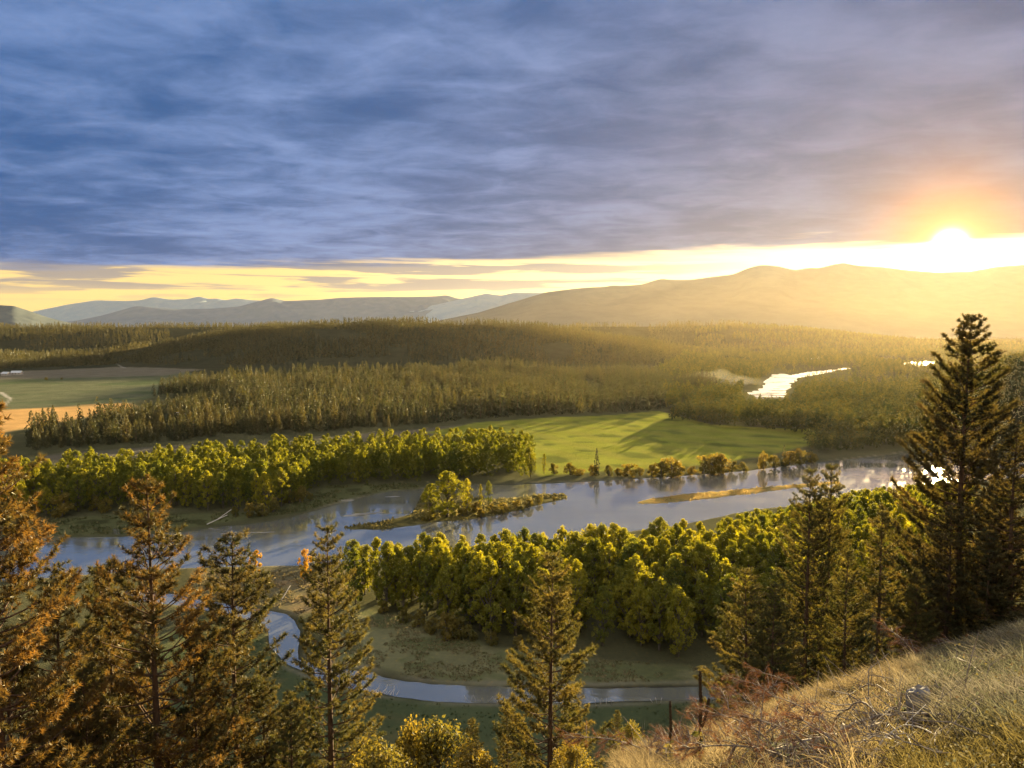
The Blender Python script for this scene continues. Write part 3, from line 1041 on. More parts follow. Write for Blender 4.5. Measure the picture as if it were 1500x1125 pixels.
# ---- forests on the hills and at the far field edge
TINY = []
for i in range(4):
    TINY.append(conifer(480 + i, 20, [3.4, 2.9, 3.9, 3.2][i], 4, 6, 0, 0.02, 2.1).arrays())
xs, ys, ss = [], [], []
for P, sp, sd, cut in ((poly([(-300, 549), (0, 545), (170, 538), (262, 541), (330, 545), (560, 546), (760, 545), (960, 546), (1010, 530), (1040, 512)]), 0, 0, 0),):
    pass
A_LO, A_HI = XU(-250), XU(1750)
for y0, y1, sp in ((1650, 2500, 11.0), (2500, 3600, 18.0), (3600, 4500, 20.0)):
    w0 = y1 * (A_HI - A_LO)
    gx_ = np.arange(A_LO * y1, A_HI * y1, sp)
    gy_ = np.arange(y0, y1, sp)
    X, Y = np.meshgrid(gx_, gy_)
    x = (X + rng.uniform(-0.45, 0.45, X.shape) * sp).ravel()
    y = (Y + rng.uniform(-0.45, 0.45, X.shape) * sp).ravel()
    z = height(x, y)
    a = x / y
    u, v = g2p(x, y, z)
    k = (a > A_LO) & (a < A_HI)
    front = (y > np.interp(a, [XU(-300), XU(0), XU(170), XU(262)], [1600, 1690, 1870, 1800]) + 15) & (a < XU(300)) & (y < 2500)
    k &= (z > 5) | front
    k &= fbm(x / 120, y / 120, 85, 3) > (-0.12 if y0 < 2500 else -0.08)
    # slopes turned away behind a crest cannot be seen
    back = np.zeros(len(x), bool)
    for yc, yy0, bk, ha, hzz in HILLS:
        back |= (y > yc + 130) & (y < yc + bk) & (np.interp(a, ha, hzz) > 40)
    k &= ~back
    xs.append(x[k]); ys.append(y[k]); ss.append(rng.uniform(0.45, 1.2, k.sum()) * (0.75 + 0.5 * vnoise(x[k] / 70, y[k] / 70, 88)) * (1.0 if y0 < 2500 else 1.1))
x, y, s_ = np.concatenate(xs), np.concatenate(ys), np.concatenate(ss)
print("hill forest trees", len(x))
stamp("hill_forest", TINY, x, y, height(x, y) - 0.5, s_, rng.uniform(0, 6.28, len(x)), [M_CONIF, M_BARK], 'stuff', hues=rng.normal(0, 0.3, len(x)) + 1.8 * fbm(x / 200, y / 160, 87, 3))
# the bluff across the river
x = rng.uniform(300, 1000, 5200)
y = rng.uniform(640, 1250, 5200)
z = height(x, y)
k = (z > 3) & (x / y > 0.47) & (x / y < 0.80)
x, y, z = x[k], y[k], z[k]
stamp("bluff_forest", LOWCON, x, y, z - 0.3, rng.uniform(0.6, 1.0, len(x)), rng.uniform(0, 6.28, len(x)), [M_CONIF, M_BARK], 'stuff', hues=rng.normal(0, 0.25, len(x)))
# conifers on the wooded knoll
gx0, gy0 = p2g(715, 548)

# ---- riverside trees and shrubs
BUSH = []
for i in range(4):
    tr, cr = cottonwood(340 + i, 4.0, [2.0, 1.7, 2.3, 1.5][i], [34, 28, 36, 26][i], 40, 0.22, limbs=False, low=0.0)
    BUSH.append((tr.mesh("shrub_stems", [M_GREYBARK], True), cr.mesh("shrub_foliage", [M_SHRUB])))


def tree_px(u, vb, vt, meshes, H, name, label, cat, group=None, wide=1.0):
    x, y = p2g(u, vb)
    h = CAMZ - ray(u, vt)[1] * y
    root = empty(name, (x, y, hz(x, y) - 0.1), random.uniform(0, 6.28), (h / H * wide, h / H * wide, h / H))
    tag(root, label, cat, group)
    link("trunk", meshes[0], root)
    link("crown", meshes[1], root)
    return root


tree_px(655, 757, 690, COTTON[2], 24, "cottonwood_tree", "broad rounded cottonwood, tallest tree on the wooded islet", "tree", None, 1.55)
tree_px(630, 755, 708, COTTON[0], 24, "cottonwood_tree", "shaded lower cottonwood at the upstream edge of the islet, beside the tallest", "tree", None, 1.5)
tree_px(684, 752, 700, COTTON[4], 24, "cottonwood_tree", "sunlit cottonwood on the islet, leaning against the tallest tree's crown", "tree", None, 0.9)
tree_px(716, 742, 703, COTTON[3], 24, "cottonwood_tree", "slim upright cottonwood standing alone on the grassy islet", "tree", None, 0.75)
tree_px(704, 744, 709, COTTON[6], 24, "cottonwood_tree", "thin pale young cottonwood beside the slim one on the islet", "tree", None, 0.6)
tree_px(797, 694, 664, COTTON[6], 24, "cottonwood_tree", "thin see-through cottonwood on the field bank past the grove's end", "tree", None, 0.8)
tree_px(777, 700, 655, COTTON[5], 24, "cottonwood_tree", "cottonwood closing the end of the far-shore grove at the field corner", "tree", None, 0.85)
for i, (u, vb, vt) in enumerate([(375, 850, 806)]):
    tree_px(u, vb, vt, YEL[0], 12, "aspen_tree", "bright orange-yellow aspen on the flat between river and stream", "tree", None, 1.0)
tree_px(447, 856, 805, YEL[1], 12, "aspen_tree", "yellow-green slender aspen beside the olive pine, above the stream", "tree", None, 0.75)
tree_px(1270, 800, 735, COTTON[1], 24, "cottonwood_tree", "lacy sunlit cottonwood on the near bank under the sun glint", "tree", None, 0.9)
tree_px(1325, 790, 732, COTTON[6], 24, "cottonwood_tree", "slim cottonwood at the near bank, beside the tall pine", "tree", None, 0.8)

bank = [(812, 694, 680), (836, 695, 678), (850, 696, 686), (868, 697, 682), (892, 697, 683), (906, 697, 686), (918, 697, 680), (938, 697, 685), (955, 697, 682), (968, 697, 676), (985, 697, 672), (997, 696, 682),
        (1012, 695, 684), (1030, 694, 674), (1044, 693, 668), (1058, 692, 665), (1072, 691, 676), (1090, 690, 677), (1118, 687, 662), (1135, 685, 667), (1155, 682, 661), (1172, 679, 658), (1188, 677, 663)]
for i, (u, vb, vt) in enumerate(bank):
    w = random.uniform(1.0, 1.5)
    tree_px(u, vb, vt, BUSH[i % 4], 4.0, "riverside_shrub", ("low golden shrub on the field bank near the dark fir" if u < 960 else "golden shrub on the field bank in the middle of the row" if u < 1085 else "shrub on the field bank toward the far bend of the river"), "shrub", "shrubs along the field bank", w if u != 1118 else 0.5)
for i, (u, vb, vt) in enumerate([(694, 749, 736), (722, 750, 738), (740, 748, 737), (757, 744, 733), (775, 742, 731), (790, 737, 727), (764, 748, 741), (678, 755, 744), (705, 757, 747), (735, 753, 744), (630, 762, 748), (812, 732, 727)]):
    tree_px(u, vb, vt, BUSH[i % 4], 4.0, "riverside_shrub", "round willow shrub in the grass of the islet, " + ("at the waterline side" if vb > 748 else "along its middle"), "shrub", "shrubs on the wooded islet", 1.5)
for i, (u, vb, vt) in enumerate([(89, 757, 724), (138, 748, 728), (155, 750, 730), (48, 752, 742), (60, 746, 740), (70, 744, 738), (424, 737, 717), (440, 736, 713), (455, 733, 722), (400, 750, 730), (385, 756, 738), (365, 758, 737), (345, 757, 743)]):
    tree_px(u, vb, vt, BUSH[i % 4], 4.0, "riverside_shrub", "grey-green bush on the far shore below the grove, " + ("on the open flat" if u < 200 else "by the driftwood" if u < 410 else "at the side channel bend"), "shrub", "bushes on the far shore", 0.9)
for i, (u, vb, vt) in enumerate([(590, 912, 892), (612, 918, 896), (632, 926, 905), (655, 938, 900), (668, 935, 905), (690, 938, 915), (720, 944, 925), (760, 950, 930), (560, 898, 880)]):
    tree_px(u, vb, vt, BUSH[i % 4], 4.0, "riverside_shrub", "dull bush at the shaded grove edge above the dry meadow", "shrub", "bushes under the grove edge", 1.0)

# dark firs on the field bank
for u, vb, vt, lab in ((874, 697, 655, "narrow dark fir standing alone on the field bank"), (1148, 682, 650, "small dark fir among golden shrubs on the field bank")):
    x, y = p2g(u, vb)
    h = CAMZ - ray(u, vt)[1] * y
    o = link("fir_tree", CON[5 if u < 1000 else 2], None, (x, y, hz(x, y) - 0.1))
    o.scale = (h / 20 * 0.8,) * 2 + (h / 20,)
    tag(o, lab, "conifer")


# ------------------------------------------------------------------ the hillside pines
def pine(seed, H, R, mat, gap=0.0, dens=1.0, low=0.12, top_pow=0.85, dead_frac=0.05, twin=False, up=0.35):
    """open ponderosa: bare stem showing through, limbs that turn up at the tip, needles in brushes"""
    r0 = np.random.default_rng(seed)
    tr, cr = MB(), MB()
    bend = r0.normal(size=2) * 0.012 * H
    stem = lambda t: np.array((bend[0] * math.sin(t * 3), bend[1] * math.sin(t * 2.4), H * t))
    ts = np.linspace(0, 0.985, 12)
    r_base = 0.0105 * H + 0.02
    tube(tr, [stem(t) for t in ts], r_base * (1 - ts * 0.93), 8)
    P, D, C = [], [], []

    def brush(p, d, hue):
        P.append(p)
        D.append(d)
        C.append((np.clip(hue + r0.normal(0, 0.16), 0, 1), np.clip(r0.normal(0.5, 0.22), 0, 1), 0))

    nw = int(H * 2.25)
    tops = [(0.0, 0.0)]
    for w in range(nw):
        t = low + (0.985 - low) * (w + r0.uniform(0, 0.8)) / nw
        if t > 0.99:
            continue
        env = R * ((1 - t) / (1 - low)) ** top_pow * min(1.0, 0.55 + (t - low) * 4.0) + 0.18
        nb = 4 + (r0.uniform() < 0.5) + (r0.uniform() < 0.3)
        a0 = r0.uniform(0, 6.28)
        for q in range(int(nb)):
            if r0.uniform() < gap * (1 - t):
                continue
            an = a0 + q * 6.283 / nb + r0.normal(0, 0.25)
            L = env * r0.uniform(0.55, 1.12)
            if r0.uniform() < 0.05:
                L *= 1.15
            rise = r0.normal(0.10 + 0.55 * t, 0.13)
            n = max(4, int(L / 0.45) + 2)
            s = np.linspace(0, 1, n)
            pt = stem(t)
            dx, dy = math.cos(an), math.sin(an)
            swirl = r0.normal(0, 0.15)
            pts = np.array([(pt[0] + (dx - dy * swirl * k) * L * k, pt[1] + (dy + dx * swirl * k) * L * k, pt[2] + L * (rise * k - 0.22 * math.sin(k * 3.0) * (1 - t) + up * k * k * 0.6)) for k in s])
            tube(tr, pts, np.linspace(0.012 * L + 0.012, 0.006, n), 4, cap=False)
            hue = r0.normal(0.40, 0.30)
            if r0.uniform() < dead_frac:
                hue = 1.0
            tg = unit(np.gradient(pts, axis=0))
            brush(pts[-1], tg[-1] + (0, 0, 0.3), hue)
            start = 0.42 if L > 1 else 0.1
            m = max(4, int(L * 8.6 * dens))
            for k in range(m):
                f = start + (1 - start) * (k + r0.uniform(0, 1)) / m
                j = min(int(f * (n - 1)), n - 2)
                p = pts[j] + (pts[j + 1] - pts[j]) * (f * (n - 1) - j)
                sd = r0.choice((-1, 1))
                out = unit(np.array((-tg[j][1], tg[j][0], 0)) * sd * r0.uniform(0.6, 1.2) + tg[j] * r0.uniform(0.4, 1.0) + np.array((0, 0, r0.normal(0.12, 0.22))))
                tl = r0.uniform(0.22, 0.80) * (1 - 0.45 * f) * min(1.0, 0.4 + L * 0.3)
                e = p + out * tl
                if tl > 0.28:
                    tube(tr, [p, p + out * tl * 0.5 + (0, 0, -0.02), e], [0.010, 0.008, 0.005], 3, cap=False)
                    brush(p + out * tl * 0.55, out + (0, 0, 0.15), hue)
                brush(e, out + np.array((0, 0, 0.35)), hue)
    for k in range(5):
        brush(stem(0.985 - 0.012 * k) + r0.normal(0, 0.04, 3), np.array((r0.normal(0, 0.4), r0.normal(0, 0.4), 1)), 0.4)
    brush(stem(0.99), np.array((0, 0, 1.0)), 0.4)
    P, D, C = np.array(P), np.array(D), np.array(C)
    needles(cr, P, D, 26, 0.185, 0.026, (22, 98), C, 0, 0.10)
    return tr.mesh("pine_trunk", [M_BARK], True), cr.mesh("pine_crown", [mat])


PINES = {
    'dark_tall': pine(501, 21, 5.0, M_DARKP, 0.0, 1.7, 0.05, 0.75, 0.02),
    'rust_a': pine(502, 17, 4.0, M_RUST, 0.10, 1.0, 0.04, 0.85, 0.05),
    'rust_b': pine(503, 13, 3.4, M_RUST, 0.10, 1.1, 0.03, 0.8, 0.12),
    'olive_open': pine(504, 19, 3.3, M_OLIVE, 0.16, 1.05, 0.05, 0.7, 0.04),
    'olive_dense': pine(505, 14, 3.1, M_OLIVE, 0.02, 1.25, 0.03, 0.7, 0.04),
    'olive_slim': pine(506, 14, 2.1, M_OLIVE, 0.05, 1.0, 0.05, 0.7, 0.03),
    'dark_mid': pine(507, 16, 2.9, M_DARKP, 0.03, 1.15, 0.05, 0.6, 0.03),
    'young': pine(508, 6, 1.7, M_OLIVE, 0.0, 1.2, 0.02, 0.8, 0.05),
}
PH = {'dark_tall': 21, 'rust_a': 17, 'rust_b': 13, 'olive_open': 19, 'olive_dense': 14, 'olive_slim': 14, 'dark_mid': 16, 'young': 6}


def pine_at(u, vt, y, kind, label, wide=1.0, rz=None, tilt=(0, 0)):
    a, t = ray(u, vt)
    # u is where the tip stands
    x = a * y
    z = hz(x, y)
    h = CAMZ - t * y - z
    s = h / PH[kind]
    root = empty("pine_tree", (x, y, z - 0.15), random.uniform(0, 6.28) if rz is None else rz, (s * wide, s * wide, s), tilt)
    tag(root, label, "pine tree", "pines on the hillside below the viewpoint")
    link("trunk", PINES[kind][0], root)
    link("crown", PINES[kind][1], root)
    print("pine", label[:40], "h=%.1f" % h, "y=%.0f" % y, "s=%.2f" % s)
    return root


pine_at(1426, 456, 45, 'dark_tall', "tallest dark pine, its tip reaching above the hazy mountain foot", 1.0, 0.4)
pine_at(1498, 612, 40, 'dark_mid', "dark pine cut by the frame edge, right beside the tallest pine", 1.25)
pine_at(1392, 735, 41, 'dark_mid', "shaded pine leaning into the tallest pine's lower limbs", 1.3)
pine_at(1462, 700, 50, 'dark_mid', "dim pine behind the tallest pine's trunk, half hidden", 1.2)
pine_at(1446, 770, 39, 'dark_mid', "low dark pine filling the gap before the tallest pine's trunk", 1.3)
pine_at(1366, 800, 44, 'dark_mid', "low dusky pine beneath the tallest pine's western limbs", 1.2)
pine_at(1186, 682, 44, 'olive_open', "double-topped olive pine's western stem, before the golden grove", 1.0, 1.0)
pine_at(1219, 677, 47, 'olive_open', "double-topped olive pine's eastern stem, before the golden grove", 0.95, 3.0)
pine_at(1092, 828, 36, 'olive_dense', "dense bushy olive pine at the edge of the straw slope", 1.2)
pine_at(1140, 850, 33, 'olive_dense', "low olive pine filling the gap under the double-topped pine", 1.15)
pine_at(1293, 742, 39, 'olive_slim', "slender pine with bare dark stem in front of yellow leaves", 1.15)
pine_at(1246, 800, 36, 'olive_dense', "bushy pine between the slender pine and the double-topped one", 0.95)
pine_at(1345, 830, 38, 'olive_dense', "short dusky pine just above the dead brush on the slope", 1.0)
pine_at(807, 806, 38, 'olive_dense', "lone brownish pine in the middle, before stream and meadow", 1.03, 2.2)
pine_at(479, 764, 42, 'olive_open', "tall open olive pine with see-through limbs beside the stream", 1.0, 0.2)
pine_at(345, 776, 44, 'dark_mid', "dense dark green pine between the rusty pine and the stream", 1.05)
pine_at(214, 684, 34, 'rust_a', "big rust-coloured pine, its tip before the far-shore grove", 1.0, 0.9)
pine_at(-28, 560, 27, 'rust_a', "rusty pine cut by the frame edge, limbs reaching over the river", 1.0, 2.4)
pine_at(84, 814, 40, 'dark_mid', "slim dark green pine between two rusty pines", 0.95)
pine_at(146, 822, 48, 'olive_slim', "thin olive pine tip against the river, beside the slim dark one", 0.9)
pine_at(167, 812, 42, 'rust_b', "small rusty pine under the big rust-coloured one", 0.7)
pine_at(18, 905, 30, 'rust_b', "bushy rust-brown pine in the bottom corner", 1.15)
pine_at(118, 960, 31, 'dark_mid', "dark low pine below the slim dark green one", 0.8)
pine_at(286, 905, 36, 'rust_b', "rusty pine in front of the dense dark one", 0.75)
pine_at(385, 985, 46, 'dark_mid', "low dark pine at the foot of the slope above the green bank", 1.0)
pine_at(425, 1010, 38, 'olive_slim', "small olive pine at the open pine's foot", 1.2)
pine_at(692, 1048, 36, 'olive_slim', "young pine beside the lone brownish pine, to the west", 1.2)
pine_at(905, 1036, 38, 'olive_slim', "young yellowish pine beside the lone brownish pine, to the east", 1.15)
pine_at(742, 1020, 42, 'olive_slim', "slight young pine tucked against the lone brownish pine", 1.1)
pine_at(950, 1000, 60, 'olive_slim', "far young pine lower down the slope, behind the reddish brush", 0.8) if False else None


# ------------------------------------------------------------------ near shrubs
def shrub_at(u, vt, y, i, label, wide=1.0, name="yellow_shrub"):
    a, t = ray(u, vt)
    x = a * y
    z = hz(x, y)
    h = max(CAMZ - t * y - z, 0.5)
    root = empty(name, (x, y, z - 0.1), random.uniform(0, 6.28), (h / 4 * wide, h / 4 * wide, h / 4))
    tag(root, label, "shrub", "leafy shrubs on the slope")
    link("trunk", NEARB[i][0], root)
    link("crown", NEARB[i][1], root)


NEARB = []
for i in range(2):
    tr, cr = cottonwood(360 + i, 4.0, [1.4, 1.8][i], [42, 50][i], 110, 0.075, limbs=True, low=0.1)
    NEARB.append((tr.mesh("shrub_stems", [M_GREYBARK], True), cr.mesh("shrub_foliage", [M_SHRUB])))
shrub_at(598, 1070, 34, 0, "narrow yellow-leaved shrub before the green bank", 0.55)
shrub_at(642, 1066, 35, 1, "wide yellow-leaved shrub before the green bank", 0.85)
shrub_at(920, 1062, 33, 0, "yellowish shrub between the lone pine and the reddish brush", 0.8)
shrub_at(560, 1098, 30, 1, "low yellow-brown shrub under the open olive pine", 0.9)
shrub_at(700, 1090, 30, 0, "low tawny shrub at the lone pine's foot", 1.0)
shrub_at(840, 1092, 31, 1, "tawny leafy shrub under the lone brownish pine", 1.0)


# ------------------------------------------------------------------ dead boughs, branches, stalks, rock
def bough(seed, L=1.3):
    """fallen pine bough whose needles have gone red-brown"""
    r0 = np.random.default_rng(seed)
    w, l = MB(), MB()
    P, D, C = [], [], []
    main = np.array([(L * t, 0.12 * math.sin(3 * t + seed), L * (0.55 * t - 0.42 * t * t)) for t in np.linspace(0, 1, 9)])
    tube(w, main, np.linspace(0.018, 0.006, 9), 5)
    for k in range(34):
        f = r0.uniform(0.1, 1.0)
        j = min(int(f * 8), 7)
        p = main[j]
        d = unit(np.array((r0.normal(0.5, 0.4), r0.normal(0, 0.8), r0.normal(0.25, 0.45))))
        tl = r0.uniform(0.15, 0.45)
        e = p + d * tl - np.array((0, 0, 0.06))
        tube(w, [p, p + d * tl * 0.6, e], [0.007, 0.005, 0.003], 4, cap=False)
        for q in range(2):
            P.append(p + (e - p) * (0.6 + 0.4 * q))
            D.append(d + np.array((0, 0, -0.35)))
            C.append((r0.uniform(0, 1), r0.uniform(0.2, 0.9), 0))
    needles(l, np.array(P), np.array(D), 26, 0.13, 0.004, (10, 60), np.array(C), 0, 0.10)
    return w.mesh("bough_wood", [M_DEADWOOD], True), l.mesh("bough_needles", [M_DEAD])


BOUGH = [bough(601, 1.5), bough(602, 1.8), bough(603, 1.3)]


def bough_at(u, v, i, label, s=1.0, rz=None, y=None):
    p = p2h(u, v)
    if p is None or y:
        a, t = ray(u, v)
        yy = y or 20
        p = (a * yy, yy, hz(a * yy, yy))
    root = empty("dead_bough", (p[0], p[1], p[2] - 0.03), random.uniform(0, 6.28) if rz is None else rz, s)
    tag(root, label, "dead branch", "red-brown boughs lying on the slope")
    link("branch", BOUGH[i][0], root)
    link("needles", BOUGH[i][1], root)


bl = ["red-brown dead bough rising beside the shorter mullein stalk", "red-brown dead bough spread below the grove's dark edge, left of the mullein"]
for i, (u, v, s, yy) in enumerate([(965, 1090, 1.4, 11), (990, 1075, 1.4, 12), (985, 1085, 1.0, None), (1000, 1060, 1.1, None), (960, 1110, 1.0, None), (935, 1120, 0.9, None), (975, 1050, 1.2, 13), (1010, 1040, 1.2, 14), (940, 1085, 1.1, 13), (1000, 1110, 0.8, None)]):
    bough_at(u, v, i % 3, "red-brown dead bough heaped beside the two mullein stalks", s, None, yy)
for i, (u, v, s, yy) in enumerate([(1060, 1030, 1.1, 18), (1085, 1012, 1.2, 19), (1120, 1010, 1.2, 19), (1150, 1000, 1.1, 20), (1190, 995, 1.0, 20), (1230, 975, 1.2, 20), (1270, 965, 1.2, 21), (1310, 955, 1.2, 21), (1060, 1050, 1.0, None), (1100, 1045, 0.9, None), (1350, 945, 1.2, 21), (1390, 938, 1.1, 21), (1430, 932, 1.0, 21)]):
    bough_at(u, v, i % 3, "red-brown dead bough along the far lip of the straw slope", s, None, yy)
for i, (u, v, s) in enumerate([(1140, 1105, 0.7), (1170, 1120, 0.7), (1110, 1120, 0.7), (1200, 1115, 0.6), (1235, 1080, 0.6), (1260, 1115, 0.6), (1110, 1075, 0.6)]):
    bough_at(u, v, i % 3, "red-brown dead bough tangled over the fallen grey log", s)


def branch_px(pts, r0_, label, lift=0.0, mat=M_DEADWOOD, name="fallen_branch", group=None, cat="branch", forks=2):
    """a bent bare branch: ends rest on the slope, middle arches up"""
    a = p2h(*pts[0])
    b = p2h(*pts[-1])
    if a is None or b is None:
        return
    a, b = np.array(a), np.array(b)
    mb = MB()
    n = 12
    t = np.linspace(0, 1, n)
    path = a + (b - a) * t[:, None]
    rr = np.random.default_rng(int(pts[0][0] * 7 + pts[0][1]))
    path[:, 2] += lift * np.sin(t * math.pi * 0.92) + 0.02
    path += np.cumsum(rr.normal(0, 0.012, (n, 3)), 0)
    for k in range(n):
        path[k, 2] = max(path[k, 2], hz(path[k, 0], path[k, 1]) + r0_)
    org = path[0].copy()
    tube(mb, path - org, np.linspace(r0_, r0_ * 0.4, n), 6)
    for k in range(forks):
        j = rr.integers(3, n - 2)
        d = unit(rr.normal(size=3) + np.array((0, 0, 0.6)))
        L = rr.uniform(0.15, 0.4)
        p = path[j] - org
        tube(mb, [p, p + d * L * 0.5 + rr.normal(0, 0.02, 3), p + d * L + rr.normal(0, 0.05, 3)], [r0_ * 0.55, r0_ * 0.4, r0_ * 0.2], 5)
    o = link(name, mb.mesh(name, [mat], True), None, tuple(org))
    tag(o, label, cat, group)


branch_px([(1130, 1112), (1310, 1065)], 0.055, "thick grey weathered log lying across the brush", 0.10, M_DEADWOOD, "fallen_log", None, "log", 3)
branch_px([(1090, 1100), (1225, 1068)], 0.022, "long dark branch lying just above the grey log", 0.22)
branch_px([(1220, 1085), (1390, 1070)], 0.02, "dark branch running from the log to the rock", 0.16)
branch_px([(1215, 1070), (1290, 1075)], 0.014, "dark hooped branch arching over the log", 0.30)
branch_px([(1230, 1045), (1310, 1040)], 0.013, "dark hooped branch arching over the straw left of the rock", 0.34)
branch_px([(1180, 985), (1330, 968)], 0.03, "long pale-lit branch arching before the pine trunks", 0.35)
branch_px([(1170, 1010), (1215, 985)], 0.028, "short stout dark snag at the straw slope's far edge", 0.15)
branch_px([(1370, 985), (1440, 1010)], 0.012, "dark twig branch spreading over the grey grass", 0.30, forks=5)
branch_px([(1395, 975), (1450, 985)], 0.012, "thin dark branch at the ridge of the grey grass", 0.32, forks=5)
branch_px([(1060, 1115), (1190, 1095)], 0.016, "dark branch on the ground behind the taller mullein", 0.12)
branch_px([(960, 1115), (1010, 1075)], 0.014, "slanting grey branch between the two mullein stalks", 0.25)
branch_px([(1300, 1085), (1345, 1118)], 0.010, "pale bent straw-like twig below the grey log", 0.15, M_PALEWOOD)
branch_px([(1270, 1118), (1370, 1090)], 0.010, "pale twig crossing below the rock", 0.18, M_PALEWOOD)
branch_px([(1240, 1110), (1330, 1120)], 0.009, "thin pale twig at the lower frame edge", 0.2, M_PALEWOOD)
branch_px([(1200, 1050), (1280, 1010)], 0.011, "thin dark branch leaning in the golden straw", 0.12)


def mullein(u, vb, vt, label, fork=False):
    p = p2h(u, vb)
    if p is None:
        a, t = ray(u, vb)
        p = (a * 9, 9, hz(a * 9, 9))
    h = CAMZ - ray(u, vt)[1] * p[1] - p[2]
    root = empty("mullein_stalk", (p[0], p[1], p[2] - 0.02))
    tag(root, label, "dried plant", "dried mullein stalks")
    st, hd = MB(), MB()
    tube(st, [(0, 0, 0), (0.01, 0, h * 0.3), (0, 0, h * 0.45)], [0.012, 0.011, 0.010], 6)
    r0 = np.random.default_rng(int(u))

    def head(z0, z1, x0, x1, r):
        n = int((z1 - z0) / 0.012)
        t = np.linspace(0, 1, n)
        pts = np.column_stack([x0 + (x1 - x0) * t + 0.008 * np.sin(t * 5), 0.004 * np.cos(t * 7), z0 + (z1 - z0) * t])
        rad = r * (0.75 + 0.25 * np.sin(np.minimum(1, t * 6) * 1.57)) * np.where(t > 0.94, 0.7, 1) * r0.uniform(0.8, 1.2, n)
        tube(hd, pts, rad, 9)
        d = unit(np.column_stack([r0.normal(size=(260, 2)), r0.uniform(0, 0.5, 260)]))
        q = pts[r0.integers(0, n, 260)] + d * r * 0.9
        leaves(hd, q, d, 0.009, np.full((260, 3), 0.5))

    head(h * 0.42, h, 0, 0.0, 0.023)
    if fork:
        head(h * 0.42, h * 0.72, 0.03, 0.13, 0.019)
    link("stem", st.mesh("mullein_stem", [M_MULLEIN], True), root)
    link("seed_head", hd.mesh("mullein_head", [M_MULLEIN], True), root)
    lf = MB()
    P = np.column_stack([r0.normal(0, 0.05, 26), r0.normal(0, 0.05, 26), r0.uniform(0.02, h * 0.4, 26)])
    leaves(lf, P, unit(r0.normal(size=(26, 3)) + (0, 0, 0.5)), 0.055, np.column_stack([r0.uniform(0, 0.6, 26), r0.uniform(0.3, 0.8, 26), np.zeros(26)]))
    link("leaf_rosette", lf.mesh("mullein_leaf", [M_OLIVE]), root)


mullein(1024, 1122, 982, "taller dark forked mullein stalk at the edge of the slope", True)
mullein(981, 1122, 1026, "shorter dark mullein stalk beside the taller one")
mullein(1390, 1062, 990, "thin yellowish dried stalk standing beside the rock") if False else None


def rock_at(u, v, size, label, seed):
    p = p2h(u, v)
    bm_v, bm_f = [], []
    import bmesh
    bm = bmesh.new()
    bmesh.ops.create_icosphere(bm, subdivisions=3, radius=1.0)
    r0 = np.random.default_rng(seed)
    pl = unit(r0.normal(size=(11, 3)))
    of = r0.uniform(0.55, 0.9, 11)
    for vv in bm.verts:
        q = np.array(vv.co)
        for n_, o_ in zip(pl, of):
            dd = q @ n_ - o_
            if dd > 0:
                q = q - n_ * dd
        q = q * np.array(size) * (1 + 0.04 * r0.normal())
        vv.co = q
    me = bpy.data.meshes.new("rock")
    bm.to_mesh(me)
    bm.free()
    me.materials.append(M_ROCK)
    o = link("rock", me, None, (p[0], p[1], p[2] + size[2] * 0.35))
    o.rotation_euler = (0.2, -0.15, r0.uniform(0, 6))
    tag(o, label, "rock", "rocks in the straw slope")


rock_at(1345, 1055, (0.15, 0.16, 0.30), "pointed dark grey rock standing in the golden straw", 3)
rock_at(1385, 1050, (0.09, 0.10, 0.07), "low grey rock half sunk beside the pointed one", 4)
rock_at(1470, 1065, (0.09, 0.08, 0.04), "flat grey rock among the grey grass", 5)
rock_at(1415, 1105, (0.05, 0.05, 0.04), "small dark rock at the edge of the yellow grass", 6)
rock_at(1142, 1040, (0.16, 0.14, 0.10), "pale low rock at the lip of the straw slope", 8)


